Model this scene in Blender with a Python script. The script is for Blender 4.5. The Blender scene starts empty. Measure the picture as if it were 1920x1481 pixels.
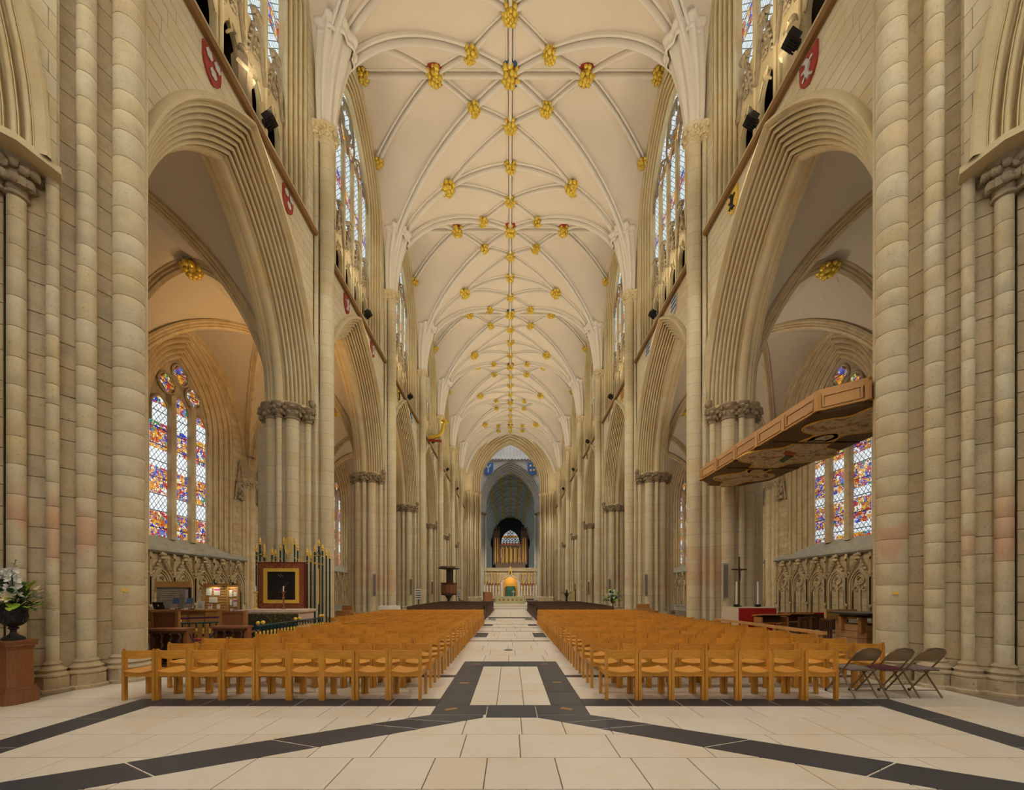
import bpy, math, random
from math import sin, cos, pi, sqrt, radians, floor, acos
from mathutils import Vector, Matrix
random.seed(7)
S = bpy.context.scene
COL = S.collection
# ------------------------------------------------------------------ camera (lens with vertical shift, level)
EYE = 1.71
cam = bpy.data.cameras.new('camera'); cam_o = bpy.data.objects.new('camera', cam); COL.objects.link(cam_o)
cam.sensor_fit = 'HORIZONTAL'; cam.sensor_width = 36.0; cam.lens = 36.0*743/1920
cam.shift_x = 0.0016; cam.shift_y = (1110-740.5)/1920
cam.clip_start = 0.05; cam.clip_end = 400
cam_o.location = (0, 0, EYE); cam_o.rotation_euler = (pi/2, 0, 0)
S.camera = cam_o
# ------------------------------------------------------------------ world, exposure
W = bpy.data.worlds.new('sky'); S.world = W; W.use_nodes = True
W.node_tree.nodes['Background'].inputs[0].default_value = (0.72, 0.80, 0.92, 1)
W.node_tree.nodes['Background'].inputs[1].default_value = 0.5
S.view_settings.view_transform = 'Standard'; S.view_settings.look = 'None'
S.view_settings.exposure = 0.2; S.view_settings.gamma = 1.0; S.view_settings.use_curve_mapping = False
try:
    S.cycles.max_bounces = 4; S.cycles.diffuse_bounces = 3; S.cycles.use_adaptive_sampling = True; S.cycles.adaptive_threshold = 0.12; S.cycles.adaptive_min_samples = 14; S.cycles.glossy_bounces = 2
    S.cycles.transmission_bounces = 2; S.cycles.transparent_max_bounces = 4
    S.cycles.caustics_reflective = False; S.cycles.caustics_refractive = False
    S.cycles.sample_clamp_indirect = 4.0
except Exception:
    pass
WEST_DAYLIGHT = 2.2     # radiance of the glazed west window behind the photographer
UPLIGHT = 850.0
DOWNLIGHT = 1350.0
WARM = (1.0, 0.86, 0.61); NEUTRAL = (1.0, 0.92, 0.76)
# ------------------------------------------------------------------ mesh builder
class MB:
    def __init__(s): s.v = []; s.f = []; s.m = []
    def add(s, vs, fs, mi=0):
        o = len(s.v); s.v += [tuple(p) for p in vs]
        for f in fs: s.f.append(tuple(i+o for i in f)); s.m.append(mi)
        return s
    def box(s, x0, x1, y0, y1, z0, z1, mi=0):
        return s.add([(x0,y0,z0),(x1,y0,z0),(x1,y1,z0),(x0,y1,z0),(x0,y0,z1),(x1,y0,z1),(x1,y1,z1),(x0,y1,z1)],
                     [(0,3,2,1),(4,5,6,7),(0,1,5,4),(1,2,6,5),(2,3,7,6),(3,0,4,7)], mi)
    def obox(s, c, size, rz=0, rx=0, ry=0, mi=0):
        M = Matrix.Translation(c) @ Matrix.Rotation(rz,4,'Z') @ Matrix.Rotation(ry,4,'Y') @ Matrix.Rotation(rx,4,'X')
        a,b,d = size[0]/2,size[1]/2,size[2]/2
        vs = [M @ Vector(p) for p in [(-a,-b,-d),(a,-b,-d),(a,b,-d),(-a,b,-d),(-a,-b,d),(a,-b,d),(a,b,d),(-a,b,d)]]
        return s.add(vs, [(0,3,2,1),(4,5,6,7),(0,1,5,4),(1,2,6,5),(2,3,7,6),(3,0,4,7)], mi)
    def prism(s, poly, h0, h1, axis='z', mi=0, caps=True):
        n = len(poly)
        mp = {'z': lambda a,b,h:(a,b,h), 'x': lambda a,b,h:(h,a,b), 'y': lambda a,b,h:(a,h,b)}[axis]
        vs = [mp(a,b,h0) for a,b in poly]+[mp(a,b,h1) for a,b in poly]
        fs = [(i,(i+1)%n,n+(i+1)%n,n+i) for i in range(n)]
        if caps: fs += [tuple(range(n-1,-1,-1)), tuple(range(n,2*n))]
        return s.add(vs, fs, mi)
    def lathe(s, prof, n=16, c=(0,0,0), a0=0, a1=2*pi, mi=0, sx=1, sy=1, lobes=0, lamp=0.0):
        full = abs(a1-a0-2*pi) < 1e-6; k = n if full else n+1; vs = []
        for r,z in prof:
            for i in range(k):
                a = a0+(a1-a0)*i/n; rr = r*(1+lamp*cos(lobes*a)) if lobes else r
                vs.append((c[0]+rr*cos(a)*sx, c[1]+rr*sin(a)*sy, c[2]+z))
        fs = []
        for j in range(len(prof)-1):
            for i in range(n):
                i2 = (i+1)%k if full else i+1
                fs.append((j*k+i, j*k+i2, (j+1)*k+i2, (j+1)*k+i))
        return s.add(vs, fs, mi)
    def sweep(s, path, prof, up=None, closed=False, mi=0, scale=None, cprof=True):
        """prof: list of (side, up) offsets; path: list of points; up: vector or list of vectors"""
        P = [Vector(p) for p in path]; n = len(P); m = len(prof); vs = []; prev = None
        for i in range(n):
            if closed: t = P[(i+1)%n]-P[i-1]
            else: t = P[min(i+1,n-1)]-P[max(i-1,0)]
            t.normalize()
            if up is not None: u = Vector(up[i] if isinstance(up, list) else up)
            elif prev is None: u = Vector((0,0,1)) if abs(t.z) < .9 else Vector((1,0,0))
            else: u = prev
            sd = t.cross(u)
            if sd.length < 1e-6: sd = t.cross(Vector((1,0.01,0)))
            sd.normalize(); u = sd.cross(t); u.normalize(); prev = u
            k = scale[i] if scale else 1
            for a,b in prof: vs.append(P[i]+sd*(a*k)+u*(b*k))
        fs = []; mm = m if cprof else m-1
        for i in range(n if closed else n-1):
            i2 = (i+1)%n
            for j in range(mm): fs.append((i*m+j, i*m+(j+1)%m, i2*m+(j+1)%m, i2*m+j))
        if not closed and cprof: fs += [tuple(range(m-1,-1,-1)), tuple((n-1)*m+j for j in range(m))]
        return s.add(vs, fs, mi)
    def tube(s, path, r, n=6, closed=False, mi=0, scale=None, up=None):
        return s.sweep(path, [(r*cos(2*pi*k/n), r*sin(2*pi*k/n)) for k in range(n)], up, closed, mi, scale)
    def grid(s, rows, mi=0):
        k = len(rows[0]); vs = [p for r in rows for p in r]
        return s.add(vs, [(j*k+i, j*k+i+1, (j+1)*k+i+1, (j+1)*k+i) for j in range(len(rows)-1) for i in range(k-1)], mi)
    def ball(s, c, r, n=10, m=6, sc=(1,1,1), mi=0, jit=0.0, rng=None):
        vs = [(c[0],c[1],c[2]-r*sc[2])]
        for j in range(1,m):
            b = -pi/2+pi*j/m
            for i in range(n):
                a = 2*pi*i/n; q = 1+(rng.uniform(-jit,jit) if rng else 0)
                vs.append((c[0]+r*q*sc[0]*cos(b)*cos(a), c[1]+r*q*sc[1]*cos(b)*sin(a), c[2]+r*q*sc[2]*sin(b)))
        vs.append((c[0],c[1],c[2]+r*sc[2])); L = len(vs)-1
        fs = [(0,1+(i+1)%n,1+i) for i in range(n)]
        for j in range(m-2):
            for i in range(n): a = 1+j*n; fs.append((a+i,a+(i+1)%n,a+n+(i+1)%n,a+n+i))
        a = 1+(m-2)*n; fs += [(a+i,a+(i+1)%n,L) for i in range(n)]
        return s.add(vs, fs, mi)
    def mesh(s, name, mats, smooth=True, angle=38):
        me = bpy.data.meshes.new(name); me.from_pydata(s.v, [], s.f)
        for q in (mats if isinstance(mats, (list,tuple)) else [mats]): me.materials.append(q)
        if any(s.m): me.polygons.foreach_set('material_index', s.m)
        if smooth:
            me.polygons.foreach_set('use_smooth', [True]*len(me.polygons))
            me.set_sharp_from_angle(angle=radians(angle))
        me.update(); return me
    def build(s, name, mats, parent=None, loc=(0,0,0), smooth=True, angle=38, rz=0, sc=None):
        return put(name, s.mesh(name, mats, smooth, angle), parent, loc, rz, sc)
def put(name, me, parent=None, loc=(0,0,0), rz=0, sc=None):
    o = bpy.data.objects.new(name, me); COL.objects.link(o); o.parent = parent
    o.location = loc
    if rz: o.rotation_euler = (0,0,rz)
    if sc: o.scale = sc
    return o
def empty(name, loc=(0,0,0), rz=0, sc=None, parent=None):
    o = put(name, None, parent, loc, rz, sc); o.empty_display_size = .2; return o
def tag(o, label=None, cat=None, group=None, kind=None):
    if label: o['label'] = label
    if cat: o['category'] = cat
    if group: o['group'] = group
    if kind: o['kind'] = kind
    return o
def copy_tree(o, parent=None, loc=None, rz=None, sc=None):
    c = o.copy(); COL.objects.link(c); c.parent = parent
    if loc is not None: c.location = loc
    if rz is not None: c.rotation_euler = (0,0,rz)
    if sc is not None: c.scale = sc
    for ch in KIDS.get(o.name, ()): copy_tree(ch, c)
    return c
KIDS = {}
def reg(root):
    """remember a prototype's parts and sub-parts so that copies can be made quickly"""
    par = {}
    for o in bpy.data.objects:
        if o.parent: par.setdefault(o.parent.name, []).append(o)
    def go(o):
        KIDS[o.name] = par.get(o.name, [])
        for c in KIDS[o.name]: go(c)
    go(root); return root
def ordn(i): return ['first','second','third','fourth','fifth','sixth','seventh','eighth','ninth','tenth','eleventh','twelfth','thirteenth','fourteenth','fifteenth','sixteenth','seventeenth','eighteenth','nineteenth','twentieth','twenty-first','twenty-second'][i]
# ------------------------------------------------------------------ materials
class NT:
    def __init__(s, name):
        s.m = bpy.data.materials.new(name); s.m.use_nodes = True; s.t = s.m.node_tree
        s.p = s.t.nodes['Principled BSDF']
    def n(s, typ, **kw):
        x = s.t.nodes.new(typ)
        for k,v in kw.items():
            if k.startswith('i_'):
                k2 = k[2:]; x.inputs[int(k2) if k2.isdigit() else k2].default_value = v
            else: setattr(x, k, v)
        return x
    def l(s, a, b): s.t.links.new(a, b)
    def math(s, op, a, b=None, c=None):
        x = s.n('ShaderNodeMath', operation=op)
        for i,q in enumerate((a,b,c)):
            if q is None: continue
            if isinstance(q,(int,float)): x.inputs[i].default_value = q
            else: s.l(q, x.inputs[i])
        return x.outputs[0]
    def mix(s, f, a, b, mode='MIX'):
        x = s.n('ShaderNodeMix', data_type='RGBA', blend_type=mode)
        for i,q in ((0,f),(6,a),(7,b)):
            if isinstance(q,(int,float)): x.inputs[i].default_value = q
            elif isinstance(q,tuple): x.inputs[i].default_value = (*q[:3],1)
            else: s.l(q, x.inputs[i])
        return x.outputs[2]
    def noise(s, vec, scale, detail=4, rough=.55):
        x = s.n('ShaderNodeTexNoise'); x.inputs['Scale'].default_value = scale; x.inputs['Detail'].default_value = detail
        x.inputs['Roughness'].default_value = rough
        if vec is not None: s.l(vec, x.inputs['Vector'])
        return x.outputs['Fac']
    def ramp(s, f, stops, const=False):
        x = s.n('ShaderNodeValToRGB'); e = x.color_ramp.elements
        x.color_ramp.interpolation = 'CONSTANT' if const else 'LINEAR'
        while len(e) < len(stops): e.new(.5)
        for q,(p,c) in zip(e, stops): q.position = p; q.color = (*c,1) if len(c)==3 else c
        s.l(f, x.inputs[0]); return x.outputs[0]
    def bump(s, h, strength, dist=.02):
        b = s.n('ShaderNodeBump'); b.inputs['Strength'].default_value = strength; b.inputs['Distance'].default_value = dist
        s.l(h, b.inputs['Height']); s.l(b.outputs[0], s.p.inputs['Normal'])
    def col(s, c): 
        if isinstance(c, tuple): s.p.inputs['Base Color'].default_value = (*c,1)
        else: s.l(c, s.p.inputs['Base Color'])
    def set(s, rough=.6, metal=0, spec=.3):
        s.p.inputs['Roughness'].default_value = rough; s.p.inputs['Metallic'].default_value = metal
        s.p.inputs['Specular IOR Level'].default_value = spec
def simple(name, c, rough=.6, metal=0, var=0.0, scale=8, bump=0, spec=.3, rand=0.0, emit=None):
    t = NT(name); t.set(rough, metal, spec); base = c
    pos = t.n('ShaderNodeTexCoord').outputs['Object']
    if var:
        f = t.noise(pos, scale); base = t.mix(f, tuple(max(0,q*(1-var)) for q in c), tuple(min(1,q*(1+var)) for q in c))
        if bump: t.bump(f, bump, .01)
    if rand:
        r = t.n('ShaderNodeObjectInfo').outputs['Random']
        k = t.math('ADD', t.math('MULTIPLY', r, 2*rand), 1-rand)
        cb = t.n('ShaderNodeCombineXYZ'); [t.l(k, cb.inputs[i]) for i in range(3)]
        base = t.mix(1.0, base, cb.outputs[0], 'MULTIPLY')
    t.col(base)
    if emit:
        t.p.inputs['Emission Color'].default_value = (*emit[0],1); t.p.inputs['Emission Strength'].default_value = emit[1]
    return t.m
def stone(name, c1, c2, c3, course=None, grime=.35, mode='wall', rand=0.0, bump=.35, mort=.75, pink=0.0):
    """ashlar: c1/c2 vary stone by stone, c3 is the weathering; course=(length,height) draws joints where stones are not modelled"""
    t = NT(name); t.set(.78, 0, .2)
    geo = t.n('ShaderNodeNewGeometry'); pos = geo.outputs['Position']; sep = t.n('ShaderNodeSeparateXYZ'); t.l(pos, sep.inputs[0])
    big = t.noise(pos, .55, 3); mid = t.noise(pos, 3.2, 5, .65); fine = t.noise(pos, 26, 3, .6)
    h = None
    if course:
        v = t.n('ShaderNodeCombineXYZ')
        if mode == 'wall': t.l(sep.outputs[1], v.inputs[0])
        elif mode == 'front': t.l(sep.outputs[0], v.inputs[0])
        else: t.l(t.math('MULTIPLY', t.math('ADD', sep.outputs[0], sep.outputs[1]), .02), v.inputs[0])
        t.l(sep.outputs[2], v.inputs[1])
        b = t.n('ShaderNodeTexBrick', offset=.5); t.l(v.outputs[0], b.inputs['Vector'])
        b.inputs['Color1'].default_value = (*c1,1); b.inputs['Color2'].default_value = (*c2,1)
        b.inputs['Mortar'].default_value = (*(q*mort for q in c3),1); b.inputs['Scale'].default_value = 1
        b.inputs['Mortar Size'].default_value = .009; b.inputs['Mortar Smooth'].default_value = .3
        b.inputs['Brick Width'].default_value = course[0]; b.inputs['Row Height'].default_value = course[1]
        base = b.outputs['Color']; h = b.outputs['Fac']
    else: base = t.mix(t.ramp(big, [(.35,(0,0,0)),(.65,(1,1,1))]), c1, c2)
    if rand:
        r = t.n('ShaderNodeObjectInfo').outputs['Random']
        base = t.mix(r, base, t.ramp(r, [(0,c1),(.3,c2),(.55,tuple((a+b)*.5 for a,b in zip(c2,c3))),(.7,c1),(.9,(c2[0],c2[1]*.95,c2[2]*.9))]))
    och = t.noise(pos, 1.15, 3, .6)
    base = t.mix(t.math('MULTIPLY', t.ramp(och, [(.48,(0,0,0)),(.66,(1,1,1))]), .45), base, tuple(a*b for a,b in zip(c2,(.98,.86,.66))))
    base = t.mix(t.math('MULTIPLY', t.ramp(mid, [(.46,(0,0,0)),(.72,(1,1,1))]), grime), base, c3)
    base = t.mix(t.math('MULTIPLY', t.ramp(fine, [(.6,(0,0,0)),(.75,(1,1,1))]), grime*1.1), base, tuple(q*.4 for q in c3))
    if pink:
        pk = t.ramp(t.noise(pos, .8, 2), [(.52,(0,0,0)),(.6,(1,1,1))])
        lo = t.ramp(t.math('MULTIPLY', sep.outputs[2], .1), [(.12,(0,0,0)),(.2,(1,1,1)),(.3,(1,1,1)),(.36,(0,0,0))])
        base = t.mix(t.math('MULTIPLY', t.math('MULTIPLY', pk, lo), pink), base, (.62,.34,.22))
    t.col(base)
    hh = t.math('ADD', t.math('MULTIPLY', mid, .6), t.math('MULTIPLY', fine, .4))
    if h is not None: hh = t.math('SUBTRACT', hh, t.math('MULTIPLY', h, .6))
    t.bump(hh, bump, .02)
    return t.m
CR1, CR2, CR3 = (.66,.57,.40), (.60,.49,.31), (.36,.31,.22)
M = {}
M['ashlar'] = stone('pale limestone ashlar', (.76,.69,.51), (.72,.63,.44), CR3, (.95,.36), .2)
M['block'] = stone('pale limestone block', (.76,.69,.51), (.72,.63,.44), (.58,.48,.32), None, .2, rand=.6)
M['drum'] = stone('cream limestone drum', (.67,.605,.445), (.65,.56,.375), (.42,.35,.23), None, .48, rand=.6, pink=.6, bump=.5)
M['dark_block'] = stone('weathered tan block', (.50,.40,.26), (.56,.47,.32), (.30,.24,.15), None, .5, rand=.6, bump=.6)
M['joint'] = stone('recessed mortar', (.36,.30,.21), (.26,.22,.16), (.12,.10,.07), None, .4)
M['shaft'] = stone('cream limestone shaft', (.72,.635,.44), (.67,.575,.38), (.46,.40,.29), (9,.50), .18, 'shaft', pink=.35, mort=1.0)
M['mould'] = stone('buff limestone moulding', (.72,.62,.40), (.66,.54,.32), (.40,.33,.22), None, .25)
M['mould_front'] = stone('buff limestone moulding facing west', (.72,.60,.40), (.66,.53,.33), (.38,.32,.22), None, .25)
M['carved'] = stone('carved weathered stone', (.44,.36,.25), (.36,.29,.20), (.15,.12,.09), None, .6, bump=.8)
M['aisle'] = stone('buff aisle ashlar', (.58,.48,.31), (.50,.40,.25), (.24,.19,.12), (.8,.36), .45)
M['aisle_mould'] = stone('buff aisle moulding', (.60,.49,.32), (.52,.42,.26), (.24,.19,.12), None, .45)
M['sill'] = stone('grey sill stone', (.42,.42,.38), (.36,.36,.32), (.22,.20,.16), None, .5)
M['plinth'] = stone('worn plinth stone', (.60,.51,.38), (.50,.40,.26), (.25,.20,.14), None, .55, bump=.7, rand=.4)
M['web'] = simple('cream plaster vault', (.75,.65,.535), .85, var=.05, scale=.9)
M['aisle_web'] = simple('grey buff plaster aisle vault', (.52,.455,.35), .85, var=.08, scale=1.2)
M['rib'] = simple('pale painted rib', (.80,.73,.64), .7, var=.03, scale=3)
M['choir_web'] = simple('grey green choir vault', (.34,.34,.28), .85, var=.08, scale=1)
M['choir_stone'] = stone('cool pale choir stone', (.62,.62,.54), (.54,.53,.45), (.3,.29,.24), (1,.45), .3)
M['tower_stone'] = stone('pale grey tower stone', (.62,.60,.57), (.56,.54,.50), (.36,.34,.31), (1,.45), .25, 'front')
M['gold'] = simple('gilding', (.86,.56,.09), .36, .6, var=.35, scale=14, bump=.4)
M['gold_flat'] = simple('gold paint', (.85,.56,.10), .45, .15, var=.2, scale=20)
M['red_paint'] = simple('red paint', (.38,.045,.03), .55, var=.15, scale=6)
M['blue_paint'] = simple('blue paint', (.05,.12,.32), .55, var=.15, scale=6)
M['white_paint'] = simple('white paint', (.80,.79,.75), .5, var=.04)
M['silver_paint'] = simple('silver grey paint', (.60,.60,.58), .45, .2, var=.2, scale=10)
M['black'] = simple('matt black', (.018,.018,.02), .5)
M['iron'] = simple('dark cast iron', (.035,.03,.03), .45, .4, var=.4, scale=20, bump=.4)
M['passage'] = simple('passage stone with painted shade', (.05,.036,.024), .9, var=.3, scale=2)  # near-black colour stands for the shade inside the wall passage
M['glass_lamp'] = simple('lamp lens', (.8,.78,.7), .15, emit=((1,.85,.65), 1.2))
def wood(name, a, b, rough=.45, axis='z', scale=3.0, rand=.12, coat=.2):
    t = NT(name); t.set(rough, 0, .4); pos = t.n('ShaderNodeTexCoord').outputs['Object']
    mp = t.n('ShaderNodeMapping'); t.l(pos, mp.inputs[0])
    mp.inputs['Scale'].default_value = {'x':(.12,1,1),'y':(1,.12,1),'z':(1,1,.12)}[axis]
    f = t.noise(mp.outputs[0], scale*12, 4, .6); base = t.mix(t.ramp(f, [(.35,(0,0,0)),(.68,(1,1,1))]), a, b)
    r = t.n('ShaderNodeObjectInfo').outputs['Random']
    k = t.math('ADD', t.math('MULTIPLY', r, 2*rand), 1-rand); cb = t.n('ShaderNodeCombineXYZ'); [t.l(k, cb.inputs[i]) for i in range(3)]
    t.col(t.mix(1.0, base, cb.outputs[0], 'MULTIPLY')); t.p.inputs['Coat Weight'].default_value = coat; t.p.inputs['Coat Roughness'].default_value = .35
    t.bump(f, .08, .004); return t.m
M['chair_wood'] = wood('golden beech', (.68,.33,.05), (.56,.24,.03), .42)
M['chair_wood_x'] = wood('golden beech rail', (.70,.33,.045), (.58,.25,.03), .42, 'x')
M['oak'] = wood('mid brown oak', (.42,.20,.065), (.33,.145,.04), .5)
M['oak_x'] = wood('mid brown oak board', (.46,.22,.07), (.36,.16,.045), .5, 'y')
M['brown'] = wood('red brown polished oak', (.28,.11,.04), (.20,.07,.025), .45)
M['dark_wood'] = wood('dark stained oak', (.10,.045,.02), (.065,.028,.013), .5)
M['pale_wood'] = wood('light oak', (.60,.34,.12), (.50,.27,.09), .5, 'x')
def glass(name, seed, col_amt, strength, band=2.0, dia=4.2, white=(.88,.93,.96), vs=15.0):
    """leaded stained glass lit by daylight: grisaille diamonds and coloured figure panels"""
    t = NT(name); t.set(.2, 0, .4); geo = t.n('ShaderNodeNewGeometry'); sep = t.n('ShaderNodeSeparateXYZ'); t.l(geo.outputs['Position'], sep.inputs[0])
    y, z = t.math('ADD', sep.outputs[1], seed), sep.outputs[2]
    v = t.n('ShaderNodeCombineXYZ'); t.l(y, v.inputs[0]); t.l(z, v.inputs[1])
    def line(e, w): return t.math('LESS_THAN', t.math('FRACT', e), w)
    d1 = line(t.math('MULTIPLY', t.math('ADD', y, t.math('MULTIPLY', z, .75)), dia), .14)
    d2 = line(t.math('MULTIPLY', t.math('SUBTRACT', y, t.math('MULTIPLY', z, .75)), dia), .14)
    bars = line(t.math('MULTIPLY', z, 1.25), .05)
    vo = t.n('ShaderNodeTexVoronoi'); vo.inputs['Scale'].default_value = vs; t.l(v.outputs[0], vo.inputs['Vector'])
    ve = t.n('ShaderNodeTexVoronoi', feature='DISTANCE_TO_EDGE'); ve.inputs['Scale'].default_value = vs; t.l(v.outputs[0], ve.inputs['Vector'])
    vb = t.n('ShaderNodeTexVoronoi'); vb.inputs['Scale'].default_value = vs*.36; t.l(v.outputs[0], vb.inputs['Vector'])
    mixc = t.mix(t.math('GREATER_THAN', t.noise(v.outputs[0], 9.0, 1), .53), vb.outputs['Color'], vo.outputs['Color'])
    sc = t.n('ShaderNodeSeparateColor'); t.l(mixc, sc.inputs[0])
    zone = t.noise(v.outputs[0], 1.7, 1)
    pal_a = t.ramp(sc.outputs[0], [(0,(.02,.05,.42)),(.22,(.50,.02,.02)),(.42,(.78,.42,.03)),(.6,(.85,.86,.80)),(.76,(.03,.24,.09)),(.88,(.10,.20,.60))], True)
    pal_b = t.ramp(sc.outputs[1], [(0,(.45,.20,.02)),(.25,(.72,.36,.03)),(.5,(.50,.03,.02)),(.7,(.85,.8,.62)),(.85,(.03,.07,.45))], True)
    colr = t.mix(t.ramp(zone, [(.48,(0,0,0)),(.52,(1,1,1))]), pal_a, pal_b)
    colr = t.mix(t.math('LESS_THAN', ve.outputs['Distance'], .035), colr, (.004,.004,.005))
    grey = t.mix(sc.outputs[2], white, tuple(q*.72 for q in white))
    grey = t.mix(t.math('MAXIMUM', d1, d2), grey, (.05,.06,.06))
    msk = t.math('LESS_THAN', t.math('FRACT', t.math('DIVIDE', z, band)), col_amt)
    c = t.mix(msk, grey, colr); c = t.mix(bars, c, (.004,.004,.004))
    t.col((.02,.02,.025)); t.l(c, t.p.inputs['Emission Color']); t.p.inputs['Emission Strength'].default_value = strength
    return t.m
M['glass_aisle'] = glass('coloured aisle glass', 0.0, .60, 1.05, 2.15)
M['glass_aisle_r'] = glass('green and red aisle glass', 3.3, .72, .85, 1.7)
M['glass_rose'] = glass('violet tracery glass', 7.7, 1.1, .9, 3.0, vs=9.0)
M['glass_clere'] = glass('pale clerestory glass', 1.3, .26, .95, 2.7, 5.0, (.74,.86,.90))
M['glass_west'] = simple('west window daylight glass', (.2,.2,.2), .3, emit=((1.0,.94,.84), WEST_DAYLIGHT))
# ================================================================== setting: dimensions (metres)
XV, ZS, ZR = 7.75, 19.8, 8.5            # nave half width at the vault, springing, vault rise
HB = 4.35                               # half a bay
YP = [15.95+8.7*i for i in range(6)]    # regular pier planes
YT = 7.76                               # west tower pier
YE = 66.8                               # west face of the crossing
BAYS = [((YT+YP[0])/2, (YP[0]-YT)/2)] + [(YP[i]+HB, HB) for i in range(5)] + [((YP[5]+YE)/2, (YE-YP[5])/2)]
SP, RISE, ASP = 8.87, 5.87, 3.28        # arcade springing, rise, half span
def E(t): return sqrt(max(0, 1-(1-.93*t)**2))/sqrt(1-.07**2)
def arch_curve(a, rise, n=10, r=0.0, spring=0.0, base=None, nb=1):
    R = (a*a+rise*rise)/(2*a); c = R-a; th = acos(max(-1,min(1,c/(R+r))))
    P = [(-c+(R+r)*cos(th*i/n), spring+(R+r)*sin(th*i/n)) for i in range(n+1)]
    if base is not None: P = [(a+r, base+(spring-base)*i/nb) for i in range(nb)] + P
    return P + [(-y,z) for y,z in P[-2::-1]]
def panel(mb, x, curve, spring, halfw, top, mi=0, ax='x'):
    """wall face with an arched hole, in the plane x (or y with ax='y')"""
    f = (lambda a,b:(x,a,b)) if ax == 'x' else (lambda a,b:(a,x,b))
    a = max(abs(p[0]) for p in curve)
    for p,q in zip(curve, curve[1:]):
        g = lambda t: (math.copysign(halfw,t[0]), t[1]) if t[1] <= spring+1e-5 else (t[0], top)
        if min(p[1],q[1]) >= spring-1e-5: P,Q = (p[0],top),(q[0],top)
        else: P,Q = g(p),g(q)
        mb.add([f(*p),f(*q),f(*Q),f(*P)], [(0,1,2,3)], mi)
    for s in (1,-1): mb.add([f(s*a,spring),f(s*halfw,spring),f(s*halfw,top),f(s*a,top)], [(0,1,2,3)], mi)
def orders(x0, r0, x1, r1, k, roll=.09, hollow=.11):
    L = sqrt((x1-x0)**2+(r1-r0)**2); d = ((x1-x0)/L,(r1-r0)/L); n = (-abs(d[1]),-abs(d[0])); out = []
    for i in range(k):
        for f,o in ((0,-.9),(.05,-.9),(.09,0),(.13,.4),(.21,.4),(.24,.1),(.30,.75),(.40,1.0),(.54,1.0),(.64,.75),(.72,0),(.78,-.9),(.92,-1)):
            h = o*(roll if o > 0 else hollow); t = (i+f)*L/k
            out.append((x0+d[0]*t+n[0]*h, r0+d[1]*t+n[1]*h))
    return out
def arch_sweep(mb, prof, a, rise, n, spring, base=None, nb=1, mi=0, ax='x'):
    rows = []
    for x,r in prof:
        cv = arch_curve(a, rise, n, r, spring, base, nb)
        rows.append([(x,y,z) if ax == 'x' else (y,x,z) for y,z in cv])
    mb.grid(rows, mi)
# ------------------------------------------------------------------ nave vault
ceiling = tag(empty('ceiling'), 'cream plaster nave vault with pale ribs and gilded bosses', kind='structure')
def vp(u, v, s=1, e=-1, hb=HB): return Vector((s*XV*(1-v), e*hb*(1-u), ZS+ZR*E(max(u,v))))
RIBP = [(-.21,-.06),(-.21,.07),(-.16,.10),(-.125,.09),(-.115,.0),(-.085,.0),(-.075,.15),(-.08,.21),(-.05,.28),(0,.31),(.05,.28),(.08,.21),(.075,.15),(.085,.0),(.115,.0),(.125,.09),(.16,.10),(.21,.07),(.21,-.06)]
def web_mesh(name, f, mat, n=18):
    mb = MB(); ts = [(i/n)**1.7 for i in range(n+1)]
    for s in (1,-1):
        for e in (1,-1):
            k = n+1; vs = [f(ts[i],ts[j],s,e) for i in range(k) for j in range(k)]; fs = []
            for i in range(n):
                for j in range(n):
                    a,b,c,d = i*k+j,(i+1)*k+j,(i+1)*k+j+1,i*k+j+1
                    fs += [(a,b,c),(a,c,d)]
            mb.add(vs, fs)
    return mb.mesh(name, mat, True, 20)
def rib_mesh(name, f, uv, n=14, prof=RIBP, mat=None, k=1.0):
    P = []
    for (u0,v0),(u1,v1) in zip(uv, uv[1:]):
        for i in range(n):
            t = i/n; P.append(f(u0+(u1-u0)*t, v0+(v1-v0)*t))
    P.append(f(*uv[-1]))
    h = P[-1]-P[0]; h.z = 0; h.normalize(); ups = []
    for i in range(len(P)):
        t = P[min(i+1,len(P)-1)]-P[max(i-1,0)]; t.normalize(); th = sqrt(max(0,1-t.z*t.z))
        ups.append(h*t.z-Vector((0,0,1))*th)
    mb = MB(); mb.sweep(P, [(a*k,b*k) for a,b in prof], ups); return mb.mesh(name, mat or M['rib'])
def spring_path(fn, n=16): return [fn(((i/n)**1.6)*.955+.045) for i in range(n+1)]
def boss_mesh(seed, back=None):
    g = random.Random(seed); mb = MB()
    mb.ball((0,0,-.02), .30, 14, 8, (1,1,.8), 0, .10, g)
    for k,(n,rr,zz,sz) in enumerate(((9,.33,0,.13),(7,.24,-.15,.12),(4,.10,-.25,.11))):
        for i in range(n):
            a = 2*pi*i/n+g.uniform(-.2,.2)+k
            mb.ball((rr*cos(a),rr*sin(a),zz+g.uniform(-.03,.03)), sz*g.uniform(.8,1.2), 7, 5, (1,1,.8), 0, .12, g)
    if back:
        mb.lathe([(.02,.10),(.46,.10),(.46,.0),(.02,.0)], 16, mi=1)
    return mb.mesh('roof_boss', [M['gold'], back or M['gold']], True, 60)
BOSS = [boss_mesh(i, None) for i in range(3)]+[boss_mesh(9, M['red_paint']), boss_mesh(12, M['blue_paint'])]
def boss(p, k=1.0, kind=None, par=None):
    o = put('roof_boss', BOSS[random.randrange(3) if kind is None else kind], par or ceiling, (p[0],p[1],p[2]-.14))
    o.scale = (k,k,k*1.15); o.rotation_euler = (0,0,random.uniform(0,6.28)); return o
web_nave = web_mesh('vault_web', lambda u,v,s,e: vp(u,v,s,e), M['web'])
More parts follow.
